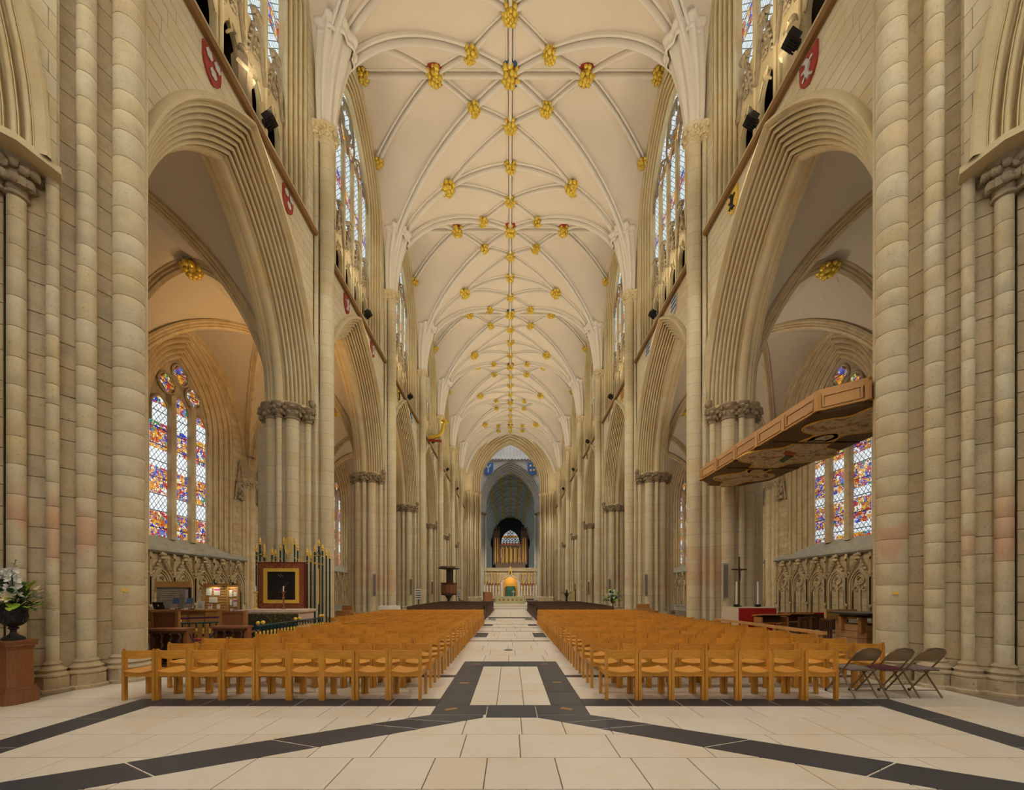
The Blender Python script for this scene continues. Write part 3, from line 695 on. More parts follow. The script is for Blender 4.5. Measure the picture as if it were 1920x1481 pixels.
# ------------------------------------------------------------------ crossing and choir
cr = tag(empty('wall_crossing'), 'crossing arches and tower wall of pale stone at the far end of the nave', kind='structure')
mb = MB(); pc = [(66.8,1.52)]+[(x,r) for x,r in orders(66.8,1.5,69.0,.0,5,.17,.22)]+[(70.2,0)]
arch_sweep(mb, pc, 5.15, 7.4, 16, 20.4, 18.7, 1, ax='y'); CARCH = mb.mesh('arch', M['mould_front'], True, 50)
mb = MB(); panel(mb, 66.8, arch_curve(5.15,7.4,16,1.51,20.4,18.7,1), 20.4, 8.2, 31, ax='y'); CWALL = mb.mesh('masonry', M['mould_front'], False)
mb = MB(); mc = MB()
CSH = [(5.28,68.7,.22),(5.68,68.2,.13),(6.0,67.8,.2),(6.4,67.35,.13),(6.72,67.0,.2),(7.1,66.7,.13)]
for s in (1,-1):
    for i,(x,y,r) in enumerate(CSH): mb.lathe([(r+.15,0),(r+.15,.8),(r,1),(r,18.2)], 14, (s*x,y,0)); foliage_cap(mc, s*x, y, r, 18.15, 18.7, i, 7)
    mb.prism([(s*5.2,70.4),(s*5.4,68.95),(s*7.2,67.1),(s*8.3,66.85),(s*8.3,70.4)], 0, 18.7)
CPIER = mb.mesh('crossing_pier', M['mould_front'], True, 35); CCAP = mc.mesh('capital', M['mould'], True, 60)
for k,(dy,sz) in enumerate(((0,1),(15.2,.985))):
    for nm,me in (('arch',CARCH),('masonry',CWALL),('crossing_pier',CPIER),('capital',CCAP)):
        if k:
            me = me.copy(); me.materials[0] = M['tower_stone'] if nm != 'capital' else M['carved']
        put(nm, me, cr, (0,dy,0), sc=(1,1,sz))
mb = MB(); mb.box(-8.2,8.2,82.02,82.4,29,44); mb.box(-8.2,8.2,81.5,82.0,29.1,29.7)
for i in range(25): x = -8+i*16/24; mb.tube([(x,81.9,29.7),(x,81.9,40)], .1, 5); mb.ball((x,81.5,29.0), .22, 6, 4)
for i in range(12): x = -7.33+i*1.333; mb.tube([(x+y,81.9,z) for y,z in arch_curve(.66,1.0,5,0,33.2)], .1, 5)
mb.build('tower_wall', M['tower_stone'], cr)
mb = MB()
for s in (1,-1): mb.box(s*8.2,s*8.4,69,83,0,44)
mb.build('side_wall', M['tower_stone'], cr, smooth=False)
ch = tag(empty('ceiling_choir'), 'dim grey choir vault studded with small gilded bosses seen through the crossing', kind='structure')
CHZ, CHR, CHW = 17.5, 9.7, 6.6
def cz(v): return CHZ+CHR*E(v)
mb = MB(); vs = [(i/14)**1.6 for i in range(15)]
prof = [(-CHW*(1-v),cz(v)) for v in vs]+[(CHW*(1-v),cz(v)) for v in vs[-2::-1]]
mb.grid([[(x,y,z) for x,z in prof] for y in (84,134)]); mb.build('vault_web', M['choir_web'], ch)
NB = 9; DY = 50/NB
for i in range(NB+1):
    y = 84.2+DY*i
    mb = MB(); mb.tube([(x,y,z-.05) for x,z in prof], .2, 5); mb.build('rib', M['choir_stone'], ch)
for i in range(NB):
    y = 84.2+DY*i; mb = MB()
    for s in (1,-1):
        for e in (0,1): mb.tube([(s*CHW*(1-t), y+DY*(e+(1-2*e)*t), cz(t)-.05) for t in [(j/10)**1.6*.97+.03 for j in range(11)]], .16, 5)
    mb.build('rib', M['choir_stone'], ch)
    for v in (.35,.68,1):
        for s in ((1,-1) if v < 1 else (1,)):
            for q in (0,.5): boss((s*CHW*(1-v), y+DY*q, cz(v)-.1), .95 if v < 1 else .75, None, ch)
for v in (1,.68):
    for s in ((1,-1) if v < 1 else (1,)): MB().tube([(s*CHW*(1-v),84.2,cz(v)-.08),(s*CHW*(1-v),134,cz(v)-.08)], .13, 5).build('rib', M['choir_stone'], ch)
mb = MB()
for s in (1,-1):
    mb.box(s*6.6,s*6.9,82,134,0,28)
    for i in range(NB+1): mb.lathe([(.4,0),(.4,16.5)], 10, (s*6.5,84.2+DY*i,0))
mb.build('choir_wall', M['choir_stone'], cr, smooth=True)
ew = tag(empty('wall_east'), 'dark far east wall with a traceried window behind the organ', kind='structure')
MB().box(-6.7,6.7,134,134.3,0,29).build('masonry', M['black'], ew, smooth=False)  # black colour stands in for the unlit wall's silhouette
mb = MB(); cv = arch_curve(3.3,4.6,10,0,18.2,12,1); mb.prism(cv, 133.9, 133.95, 'y'); mb.build('glazing', glass('far east window glass', 2.2, .3, .55, 2.5, 3), ew, smooth=False)
mb = MB(); mb.tube([(y,133.8,z) for y,z in cv], .18, 5)
for i in range(7): mb.tube([(-3.3+1.1*i*.92,133.8,12),(-3.3+1.1*i*.92,133.8,19)], .12, 5)
for i in range(6):
    for j in range(4):
        if abs(-2.7+1.08*i) < 3-.75*j: mb.tube([(-2.7+1.08*i+a,133.8,b) for a,b in circ(0,19+1*j,.42,10)], .1, 4)
mb.build('tracery', M['passage'], ew)
# ------------------------------------------------------------------ floor
M['lime'] = stone('honed limestone slab', (.70,.64,.565), (.67,.605,.525), (.58,.50,.41), None, .14, rand=.5, bump=.05)
M['lime'].node_tree.nodes['Principled BSDF'].inputs['Roughness'].default_value = .42
M['slate'] = simple('black marble slab', (.038,.044,.056), .38, var=.25, scale=5, rand=.12, spec=.45)
M['grout'] = simple('grey grout', (.13,.10,.075), .9, var=.1)
fl = tag(MB().box(-17.2,17.2,-8,84,-.3,-.008).build('floor', M['grout'], smooth=False), 'nave floor of pale limestone slabs crossed by black marble bands', kind='structure')
def slab(poly, z1=0.0, mat=None, nm='floor_slab', z0=-.05):
    cx = sum(p[0] for p in poly)/len(poly); cy = sum(p[1] for p in poly)/len(poly); n = len(poly); b = .006
    P = [(x-cx,y-cy) for x,y in poly]
    sh = lambda d: [(x-math.copysign(min(d,abs(x)),x), y-math.copysign(min(d,abs(y)),y)) for x,y in P]
    a,c = sh(.005),sh(.005+b); mb = MB()
    mb.add([(x,y,z0) for x,y in a]+[(x,y,z1-.003) for x,y in a]+[(x,y,z1) for x,y in c], [(i,(i+1)%n,n+(i+1)%n,n+i) for i in range(n)]+[(n+i,n+(i+1)%n,2*n+(i+1)%n,2*n+i) for i in range(n)]+[tuple(range(2*n,3*n))])
    return mb.build(nm, mat or M['lime'], fl, (cx,cy,0), smooth=False)
g = random.Random(21); NSL = 0
def row(y0, y1, x0, x1, wmin, wmax):
    global NSL
    x = x0
    while x < x1-.02:
        w = g.uniform(wmin,wmax); xe = x+w
        if x1-xe < wmin*.6: xe = x1
        slab([(x,y0),(xe,y0),(xe,y1),(x,y1)]); x = xe; NSL += 1
for y0,y1 in ((2.75,3.44),(3.44,4.10),(4.10,4.77),(4.77,5.41),(5.41,5.93)):
    hw = min(1.34*y1+.9, 8.8); row(y0,y1,-hw,hw,.52,1.05)
for y0,y1 in ((5.93,6.36),(6.36,7.1),(7.1,7.95),(7.95,8.18),(8.18,9.0),(9.0,9.78)):
    row(y0,y1,-7.6,-1.12,.75,1.4); row(y0,y1,1.12,7.6,.75,1.4)
for i in range(3):
    for j,(a,b) in enumerate(((6.0,6.9),(6.9,7.4),(7.4,8.25),(8.25,9.12))): slab([(-.62+.413*i,a),(-.62+.413*(i+1),a),(-.62+.413*(i+1),b),(-.62+.413*i,b)])
ys = 9.78
while ys < 26: row(ys, ys+.95, -1.45, 1.45, .6, 1.0); ys += .95
for i in range(9): row(9.78+i*2.0, 11.78+i*2.0, -7.4, -1.45, 2.4, 3.4); row(9.78+i*2.0, 11.78+i*2.0, 1.45, 7.4, 2.4, 3.4)
BZ = .0035
def band(poly): slab(poly, BZ, M['slate'], 'black_slab', -.04)
def bandrow(x0, x1, y0, y1, n, vert=False):
    for i in range(n):
        if vert: a = y0+(y1-y0)*i/n; b = y0+(y1-y0)*(i+1)/n; band([(x0,a),(x1,a),(x1,b),(x0,b)])
        else: a = x0+(x1-x0)*i/n; b = x0+(x1-x0)*(i+1)/n; band([(a,y0),(b,y0),(b,y1),(a,y1)])
bandrow(-1.12,-.62,6.0,9.12,4,True); bandrow(.62,1.12,6.0,9.12,4,True)
bandrow(-1.12,1.12,9.12,9.77,3)
band([(-.34,5.41),(.37,5.41),(.37,6.0),(-.34,6.0)]); band([(-1.12,5.52),(-.34,5.52),(-.34,6.0),(-1.12,6.0)]); band([(.37,5.52),(1.12,5.52),(1.12,6.0),(.37,6.0)])
for s in (1,-1):
    bandrow(s*5.4 if s < 0 else 1.12, -1.12 if s < 0 else 5.55, 5.94, 6.35, 6)
    xa = 5.4 if s < 0 else 5.55
    for i in range(4):
        a,b = 6.35-i*1.0, 5.35-i*1.0; band(sorted([(s*xa,a),(s*(xa+.5),a)],key=lambda p:p[0])+sorted([(s*(xa+.5),b),(s*xa,b)],key=lambda p:-p[0]))
    # the diagonal band running out to the front corners
    U = lambda t: (s*(1.12+3.9*t), 5.52-2.22*t); D = lambda t: (s*(.37+4.2*t), 5.40-2.46*t)
    cuts = [0,.08,.18,.42,.70,1.0]
    T3 = [D(0),U(0),(s*.37,5.52)]; band(T3 if s > 0 else T3[::-1])
    for a,b in zip(cuts,cuts[1:]):
        P = [D(a),D(b),U(b),U(a)]
        band(P if s > 0 else P[::-1])
    bandrow(*((1.12,7.3) if s > 0 else (-7.3,-1.12)), 7.96, 8.17, 5)
for y,w in ((13.8,.16),(17.2,.12),(18.9,.12),(21.0,.14),(23.5,.2)): band([(-1.4,y),(1.4,y),(1.4,y+w),(-1.4,y+w)])
for y0,y1 in ((15.0,16.6),(20.0,21.0),(24.4,25.6)):
    for s in (1,-1): band(sorted([(s*.9,y0),(s*1.4,y0)])+sorted([(s*1.4,y1),(s*.9,y1)],key=lambda p:-p[0]))
M['brass'] = simple('worn brass inlay', (.42,.26,.12), .4, .7, var=.25, scale=30)
for x,y,a in ((-.86,5.78,.5),(.82,5.80,-.5),(-.87,7.45,0),(.88,7.5,0),(-.8,9.4,-.3),(.8,9.4,.3)):
    o = MB().box(-.085,.085,-.045,.045,0,.003).build('brass_inlay', M['brass'], fl, (x,y,BZ), smooth=False, rz=a)
MB().lathe([(0,.004),(.13,.004),(.13,0)], 20).build('brass_disc', M['black'], fl, (-.06,11.7,0), smooth=False)
for i in range(8): row(25.93+i*1.7, 27.63+i*1.7, -1.5, 1.5, 1.4, 1.6)
M['pave'] = stone('plain aisle paving', (.46,.41,.34), (.42,.37,.30), (.30,.25,.19), (1.2,.8), .3, bump=.05)
for s in (1,-1): MB().box(s*7.4,s*16.2,-1,66.8,-.02,-.003).box(s*1.5,s*7.4,27.8,66.8,-.02,-.003).build('aisle_paving', M['pave'], fl, smooth=False)
MB().box(-8,8,52,84,-.02,-.003).build('crossing_paving', M['pave'], fl, smooth=False)
# altar platform steps
st = tag(empty('altar_steps',(0,0,0)), 'broad pale stone steps rising to the nave altar', 'steps')
for k in range(3): MB().box(-4.4 if k else -2.0,4.4 if k else 2.0,39.5+2.0*k,52,.118*k,.118*(k+1)).build('step', M['lime'], st, smooth=False)
# ------------------------------------------------------------------ lights of the place, and added unseen fill lights
def spot(name, loc, to, power, ang=150, col=WARM, r=.3, blend=1.0):
    l = bpy.data.lights.new(name, 'SPOT'); l.energy = power; l.spot_size = radians(ang); l.spot_blend = blend; l.color = col; l.shadow_soft_size = r
    o = bpy.data.objects.new(name, l); COL.objects.link(o); o.location = loc
    o.rotation_euler = (Vector(to)-Vector(loc)).to_track_quat('-Z','Y').to_euler(); return o
def area(name, loc, to, sx, sy, power, col):
    l = bpy.data.lights.new(name, 'AREA'); l.shape = 'RECTANGLE'; l.size = sx; l.size_y = sy; l.energy = power; l.color = col
    o = bpy.data.objects.new(name, l); COL.objects.link(o); o.location = loc
    o.rotation_euler = (Vector(to)-Vector(loc)).to_track_quat('-Z','Y').to_euler(); return o
for s in (1,-1):
    for bi,(yc,hb) in enumerate(BAYS):
        spot('floodlight_beam_up', (s*7.3,yc,16.4), (-s*1.5,yc,28), UPLIGHT, 165, WARM, .35)
        spot('floodlight_beam_down', (s*7.2,yc+.6,16.3), (-s*3,yc,3), DOWNLIGHT, 140, NEUTRAL, .35)
        spot('aisle_fill_light', (s*10.2,yc,8.6), (s*13.5,yc,15) if bi != 1 else (s*13.5,yc-1,15), 330 if bi else 150, 150, (1,.70,.38) if s < 0 else (1,.85,.66), .15)  # last one: added unseen light brightening the aisle vault, no fixture
for s in (1,-1): spot('floodlight_beam_down',(s*7.2,3.4,16.3),(-s*2,4.5,0),DOWNLIGHT*.9,140,NEUTRAL,.35)  # added pair out of view, brightening the foreground floor
area('lantern_daylight', (0,75.5,38), (0,75.5,0), 10, 10, 900, (.95,.96,1.0))
for s in (1,-1): spot('screen_fill_light',(s*4.8,71,11),(0,84,4),2600,80,WARM,.3)  # added unseen pair brightening the choir screen
spot('orange_vault_lamp',(-10.3,17.6,9.2),(-13.4,20.2,15),700,110,(1,.56,.20),.12)
spot('white_vault_lamp',(10.3,17.6,9.2),(13.4,20.2,15),220,110,(1,.86,.70),.12)
for s in (1,-1):
    for bi,(yc,hb) in enumerate(BAYS[:5]): spot('aisle_wall_fill_light',(s*10.3,yc-1.0,8.4),(s*16.2,yc+1.0,3.5),420,120,(1,.82,.56),.2)  # added unseen lights brightening the outer aisle walls
area('choir_daylight', (0,108,24.2), (0,108,0), 3, 40, 260, (.85,.95,.95))
# ================================================================== chairs
def bar(name, x0,x1,y0,y1,z0,z1, mat, par): return MB().box(x0,x1,y0,y1,z0,z1).build(name, mat, par, smooth=False)
def chair_shapes():
    sh = []
    P = .2365
    for sx in (-1,1):
        sh.append(('leg', [MB().box(sx*P-.022,sx*P+.022,-.03,.03,0,.775).box(sx*P-.014,sx*P+.014,-.024,.0,.775,.812)], 'chair_wood'))
        sh.append(('leg', [MB().box(sx*P-.022,sx*P+.022,.38,.44,0,.45)], 'chair_wood'))
    b = MB(); n = 10; rows = []
    for k,(dy,z0) in enumerate(((-.012,.675),(-.012,.79),(.012,.79),(.012,.675),(-.012,.675))):
        rows.append([(-P+2*P*i/n, dy-.055*(1-(2*i/n-1)**2)+.0, z0-(.012*(1-(2*i/n-1)**2) if z0 < .7 else 0)) for i in range(n+1)])
    b.grid(rows); sh.append(('backrest', [b], 'chair_wood_x'))
    s = MB(); rows = []; W = .225
    def sz(i, j): 
        x = 2*i/n-1; return .478-.034*(1-x*x)-.010*(j/6)+(.012 if j >= 5 else 0)*0
    for j in range(7): rows.append([(-W+2*W*i/n, -.045+.485*j/6, sz(i,j)) for i in range(n+1)])
    s.grid(rows); s.grid([[(p[0],p[1],p[2]-.014) for p in r] for r in rows])
    for r in (rows[0],rows[-1]): s.grid([r,[(p[0],p[1],p[2]-.014) for p in r]])
    for c in (0,n): s.grid([[r[c] for r in rows],[(r[c][0],r[c][1],r[c][2]-.014) for r in rows]])
    sh.append(('seat', [s], 'chair_wood_x'))
    f = MB(); rows = []
    f.grid([[(-W+2*W*i/n,-.02,.375) for i in range(n+1)],[(-W+2*W*i/n,-.02,sz(i,0)-.014) for i in range(n+1)]])
    f.grid([[(-W+2*W*i/n,.004,.375) for i in range(n+1)],[(-W+2*W*i/n,.004,sz(i,0)-.014) for i in range(n+1)]])
    f.box(-W,W,.40,.42,.38,.43)
    for sx in (-1,1): f.box(sx*P-.012,sx*P+.012,.0,.40,.375,.455)
    sh.append(('seat_frame', [f], 'chair_wood_x'))
    return sh
CSHP = [(nm, l[0].mesh(nm, M[mt], True, 30), l[0], mt) for nm,l,mt in chair_shapes()]
whole = MB(); 
for nm,me,b_,mt in CSHP: whole.add(b_.v, b_.f)
WHOLE = whole.mesh('wooden_chair', M['chair_wood_x'], True, 30)
chair_proto = empty('wooden_chair'); 
for nm,me,b_,mt in CSHP: put(nm, me, chair_proto)
reg(chair_proto); usedc = False; stuff_pts = []
for s in (1,-1):
    blk = 'right' if s > 0 else 'left'
    for r in range(19):
        y = 6.27+.81*r
        n = (7 if r == 0 else 10) if s > 0 else (9 if r < 3 else 8 if r < 10 else 10)
        for k in range(n):
            x = s*(((1.52 if r == 0 else 1.45) if s > 0 else 1.425)+.2+.524*k+.04)
            jx, jy, jr = random.uniform(-.002,.002), random.uniform(-.015,.015), random.uniform(-.004,.004)
            if r >= 15: stuff_pts.append((x+jx,y+jy,jr)); continue
            if r < 5:
                if not usedc: o = chair_proto; usedc = True
                else: o = copy_tree(chair_proto)
                o.location = (x+jx,y+jy,.0035); o.rotation_euler = (0,0,jr)
            else: o = put('wooden_chair', WHOLE, None, (x+jx,y+jy,.0035), jr)
            row_ = 'front row' if r == 0 else ordn(r)+' row'
            tag(o, 'golden wooden chair, %s from the aisle in the %s of the %s block'%(ordn(k),row_,blk), 'chair', 'wooden nave chairs')
far = MB()
for x,y,a in stuff_pts:
    ca,sa = cos(a),sin(a); far.add([(x+vx*ca-vy*sa,y+vx*sa+vy*ca,vz+.0035) for vx,vy,vz in whole.v], whole.f)
tag(far.build('distant_wooden_chairs', M['chair_wood_x'], None, angle=30), 'farthest rows of golden wooden chairs in front of the dark benches', 'chairs', kind='stuff')
# ------------------------------------------------------------------ folding chairs
M['bronze'] = simple('brown enamelled steel', (.24,.17,.10), .35, .5, var=.08)
M['chrome'] = simple('steel brace', (.5,.5,.5), .25, .9)
def folding(x, y, rz, seat_c, label):
    o = tag(empty('folding_chair', (x,y,.0035), rz), label, 'chair', 'folding chairs')
    b = MB()   # inverted U back frame running down into the front legs
    pts = [(-.21,.52,.012),(-.21,.16,.46),(-.21,.0,.66),(-.195,-.06,.75),(-.13,-.085,.80),(0,-.09,.815),(.13,-.085,.80),(.195,-.06,.75),(.21,0,.66),(.21,.16,.46),(.21,.52,.012)]
    b.tube(pts, .013, 8); b.build('back_frame', M['bronze'], o)
    for sx in (-.185,.185): MB().tube([(sx,-.02,.012),(sx,.28,.44)], .013, 8).build('leg', M['bronze'], o)
    MB().tube([(-.185,.05,.12),(.185,.05,.12)], .009, 6).build('brace', M['chrome'], o)
    MB().tube([(-.21,.43,.13),(.21,.43,.13)], .009, 6).build('brace', M['chrome'], o)
    k = MB(); rows = []
    for zt,yy in ((.60,.035),(.66,-.012),(.72,-.052),(.765,-.075),(.80,-.092)):
        w = .205 if zt < .74 else (.18 if zt < .78 else .11); rows.append([(-w+2*w*i/8, yy-.03*(1-(i/4-1)**2), zt) for i in range(9)])
    k.grid(rows); k.grid([[(p[0],p[1]+.012,p[2]) for p in r] for r in rows]); k.build('backrest', M['bronze'], o)
    st_ = MB(); st_.box(-.20,.20,.03,.43,.435,.45); st_.build('seat_pan', M['bronze'], o, smooth=False)
    c = MB(); rows = [[(-.19+.38*i/8, .04+.38*j/8, .452+.045*(1-(i/4-1)**4)*(1-(j/4-1)**4)) for i in range(9)] for j in range(9)]; c.grid(rows); c.build('cushion', seat_c, o)
    for sx in (-.21,.21): MB().lathe([(.02,0),(.02,.03),(.014,.04)], 8, (sx,.52,0)).build('rubber_foot', M['black'], o)
    return o
cush = simple('grey brown seat fabric', (.17,.13,.12), .9, var=.2, scale=60); cush2 = simple('maroon seat fabric', (.09,.018,.03), .9, var=.2, scale=60)
folding(5.70,6.36,.03,cush,'bronze folding chair with grey seat, next to the wooden front row')
folding(6.21,6.34,.06,cush2,'bronze folding chair with maroon seat, middle of three')
folding(6.73,6.36,.02,cush,'bronze folding chair with grey seat, standing nearest the tower pier')
# ------------------------------------------------------------------ dark benches before the altar
for s in (1,-1):
    for r in range(13):
        y = 23.6+1.05*r
        o = tag(empty('dark_bench', (s*1.55,y,0), sc=(s,1,1)), 'dark oak bench, %s of the rows behind the wooden chairs on the %s'%(ordn(r),'right' if s > 0 else 'left'), 'bench', 'dark benches before the altar')
        W = 4.6+min(r,3)*.1
        bar('seat',0,W,.02,.42,.42,.46,M['dark_wood'],o); bar('backrest',0,W,-.03,.0,.62,.86,M['dark_wood'],o); bar('kneeler',0,W,.5,.6,.12,.2,M['red_paint'] if r < 1 else M['dark_wood'],o)
        for q in range(5): bar('leg', q*(W-.06)/4, q*(W-.06)/4+.06, -.03,.38,0,.84 if q in (0,4) else .44, M['dark_wood'], o)
# ================================================================== left side furnishings
# pedestal, urn and flowers
o = tag(empty('pedestal',(-7.70,6.14,0), sc=(.56,.56,1.0)), 'polished brown panelled oak pedestal under the flower urn', 'pedestal')
def octo(r, c=.35): k = r*c; return [(-r,-r+k),(-r+k,-r),(r-k,-r),(r,-r+k),(r,r-k),(r-k,r),(-r+k,r),(-r,r-k)]
mb = MB(); mb.prism(octo(.40),0,.17); mb.build('base', M['brown'], o, smooth=False)
mb = MB(); mb.prism(octo(.385),.17,.2); mb.prism(octo(.35),.2,.25); mb.build('moulding', M['brown'], o, smooth=False)
mb = MB(); mb.prism(octo(.31),.25,.86); mb.build('shaft', M['brown'], o, smooth=False)
mb = MB(); mb.prism(octo(.33),.84,.88); mb.prism(octo(.37),.88,.93); mb.prism(octo(.39),.93,.97); mb.build('top', M['brown'], o, smooth=False)
o = tag(empty('flower_urn',(-7.70,6.14,.97), sc=(.60,.60,1.02)), 'dark cast iron urn with relief decoration on the oak pedestal', 'urn')
mb = MB(); mb.lathe([(.0,0),(.21,0),(.21,.03),(.18,.05),(.09,.08),(.055,.12),(.06,.155),(.10,.17),(.10,.185),(.07,.20),(.16,.225),(.235,.27),(.255,.33),(.25,.38),(.235,.47),(.27,.505),(.275,.52),(.24,.52),(.2,.46),(0,.44)], 28); mb.build('bowl', M['iron'], o)
mb = MB(); gg = random.Random(6)
for i in range(60): a = gg.uniform(0,6.28); mb.ball((.247*cos(a),.247*sin(a),gg.uniform(.28,.46)), .022, 5, 4, (1,1,1.4), 0, .3, gg)
q = mb.build('relief', M['iron'], o); q['kind'] = 'stuff'
for sx in (1,-1): MB().tube([(sx*.24,0,.44),(sx*.31,0,.43),(sx*.34,0,.39),(sx*.31,0,.34),(sx*.25,0,.33)], .018, 6).build('handle', M['iron'], o)
M['leaf'] = simple('dark green leaf', (.035,.09,.03), .5, var=.4, scale=9, rand=.3); M['lime_leaf'] = simple('lime green bloom', (.30,.46,.04), .5, var=.3, scale=12)
M['petal'] = simple('white petal', (.82,.82,.78), .6, var=.05); M['cream'] = simple('cream lily petal', (.72,.58,.38), .6, var=.12)
def leaf_mesh(mat, L=1.0, w=.42, cup=.15, nm='leaf'):
    mb = MB(); n = 5; rows = []
    for i in range(n+1):
        t = i/n; ww = w*.5*sin(pi*min(1,t*.96+.03))**.8; rows.append([(-ww,L*t,cup*sin(pi*t)+.06*w),(0,L*t,cup*sin(pi*t)-.0),(ww,L*t,cup*sin(pi*t)+.06*w)])
    mb.grid(rows); return mb.mesh(nm, mat)
LEAF = leaf_mesh(M['leaf']); LIMEL = leaf_mesh(M['lime_leaf'],1,.75)
def floret(mat, n, L, w, cup, core=None, nm='bloom'):
    mb = MB()
    for k in range(n):
        a = 2*pi*k/n; M_ = Matrix.Rotation(a,4,'Z')
        rows = []
        for i in range(5):
            t = i/4; ww = w*.5*sin(pi*min(1,t*.9+.08)); rows.append([M_@Vector((-ww,L*t,cup*t*t*L*2)), M_@Vector((0,L*t,cup*t*t*L*2-.15*w)), M_@Vector((ww,L*t,cup*t*t*L*2))])
        mb.grid(rows)
    if core: mb.ball((0,0,.01), .25*L, 7, 4, mi=1)
    return mb.mesh(nm, [mat, core or mat])
DAISY = floret(M['petal'],12,.05,.02,.1,M['lime_leaf']); LILY = floret(M['cream'],6,.10,.045,.5,M['lime_leaf']); WHITE = floret(M['petal'],5,.055,.06,.45)
def bouquet(loc, k, label, seed, spikes, nleaf, extra=True):
    g = random.Random(seed); o = tag(empty('flower_arrangement', loc, sc=(k,k,k)), label, 'flowers'); stem = MB()
    def at(name, me, p, d, sc, roll=0):
        q = put(name, me, o, p); q.rotation_euler = Vector(d).to_track_quat('Y' if me in (LEAF,LIMEL) else 'Z','Z' if me in (LEAF,LIMEL) else 'Y').to_euler(); q.scale = (sc,sc,sc); return q
    for i in range(nleaf):
        a = g.uniform(0,6.28); e = g.uniform(-.3,1.2); r = g.uniform(.1,.34); d = (cos(a)*cos(e),sin(a)*cos(e),sin(e))
        p = (d[0]*r,d[1]*r,.10+max(-.1,d[2]*r*1.0)); at('leaf', LEAF if g.random() < .75 else LIMEL, p, (d[0]+g.uniform(-.4,.4),d[1]+g.uniform(-.4,.4),d[2]+g.uniform(-.5,.2)), g.uniform(.12,.22))
        stem.tube([(0,0,0),p], .004, 4)
    for (x,y,z,h) in spikes:
        stem.tube([(0,0,0),(x*.6,y*.6,z*.6),(x,y,z+h)], .005, 4)
        for i in range(16):
            a = g.uniform(0,6.28); t = i/15; rr = .055*(1-.3*t)
            at('bloom', WHITE, (x+rr*cos(a),y+rr*sin(a),z+h*t), (cos(a),sin(a),.25), g.uniform(.9,1.2))
    for i in range(12):
        a = g.uniform(0,6.28); e = g.uniform(.0,.9); d = (cos(a)*cos(e),sin(a)*cos(e),sin(e)); r = g.uniform(.30,.36)
        at('bloom', DAISY if i%3 else LILY, (d[0]*r,d[1]*r,.1+d[2]*r*.9), d, 1.0)
    if extra:
        for i in range(6): t = i/5; sg = 1 if i%2 else -1; at('leaf', LEAF, (-.0+.05*t,-.02,.55+.26*t), (sg*1,0,.35), .10-.04*t)
        stem.tube([(0,0,.2),(.02,-.02,.55),(.06,-.02,.84)], .005, 4)
        for i in range(5): at('leaf', LEAF, (-.10-.03*i,-.02,.52-.03*(i%2)), (-1,0,.4-.3*(i%2)), .12)
    stem.build('stem', M['leaf'], o); return o
bouquet((-7.70,6.14,1.44), .92, 'large arrangement of white flowers and green leaves in the iron urn', 4, [(-.12,-.16,.30,.24),(.06,-.12,.34,.28),(.16,-.14,.26,.24),(.03,-.08,.52,.14),(-.3,-.1,.25,.2)], 90)
# info desk
o = tag(empty('welcome_desk',(-11.2,13.4,0)), 'oak welcome desk with panelled front under the aisle arcading', 'desk')
bar('counter_top',-1.25,1.15,-.35,.35,1.08,1.13,M['oak_x'],o); bar('body',-1.2,1.1,-.28,.3,0,1.08,M['oak'],o)
for i in range(4): bar('panel',-1.05+.55*i,-.6+.55*i,-.30,-.28,.2,.95,M['pale_wood'],o)
o = tag(empty('laptop',(-11.75,13.3,1.13)), 'black laptop open on the welcome desk', 'laptop')
bar('base',-.17,.17,-.02,.2,0,.02,M['black'],o); MB().obox((0,-.07,.13),(.36,.015,.25),rx=.35).build('screen',M['black'],o,smooth=False); MB().obox((0,-.081,.13),(.05,.004,.05),rx=.35).build('emblem',M['white_paint'],o,smooth=False)
for i,(x,c1,lb) in enumerate(((-11.2,(.08,.14,.32),'blue leaflet holder beside the laptop on the desk'),(-10.75,(.10,.18,.36),'blue leaflet holder in the middle of the desk'))):
    o = tag(empty('leaflet_holder',(x,13.25,1.13)), lb, 'leaflets')
    bar('stand',-.12,.12,-.08,.08,0,.03,M['black'],o); mt = simple('leaflet print %d'%i, c1, .4, var=.9, scale=14); MB().obox((0,.02,.2),(.22,.015,.36),rx=-.2).build('leaflet',mt,o,smooth=False)
    MB().obox((.03,-.06,.1),(.2,.015,.18),rx=-.2).build('leaflet',simple('leaflet print b%d'%i,(.36,.28,.24),.4,var=.8,scale=22),o,smooth=False)
    bar('price_card',-.07,.07,-.13,-.12,0,.05,M['white_paint'],o)
o = tag(empty('notice_card',(-10.3,13.2,1.13)), 'small white notice card standing at the end of the desk', 'card')
MB().obox((0,0,.14),(.22,.01,.28),rx=-.12).build('card',M['white_paint'],o,smooth=False)
for i in range(6): bar('text_line',-.08,.08-.02*(i%3),-.03,-.022,.06+.03*i,.066+.03*i,M['silver_paint'],o)
o = tag(empty('hanging_banner',(-12.0,14.4,0)), 'grey printed banner with oak pelmet behind the welcome desk', 'banner')
bar('pelmet',-.9,.38,-.04,.04,1.88,2.1,M['pale_wood'],o); bar('cloth',-.85,.3,-.01,.01,.9,1.88,simple('grey printed cloth',(.30,.29,.28),.8,var=.6,scale=5),o); bar('side_strip',.2,.32,-.03,-.015,1.35,1.8,simple('lilac strip',(.55,.48,.62),.7,var=.2),o); bar('post',.32,.38,-.03,.03,0,1.88,M['black'],o)
for i in range(5): bar('text_line',-.7,-.05+.06*(i%2),-.02,-.011,1.45+.075*i,1.475+.075*i,M['silver_paint'],o)
gg = random.Random(31)
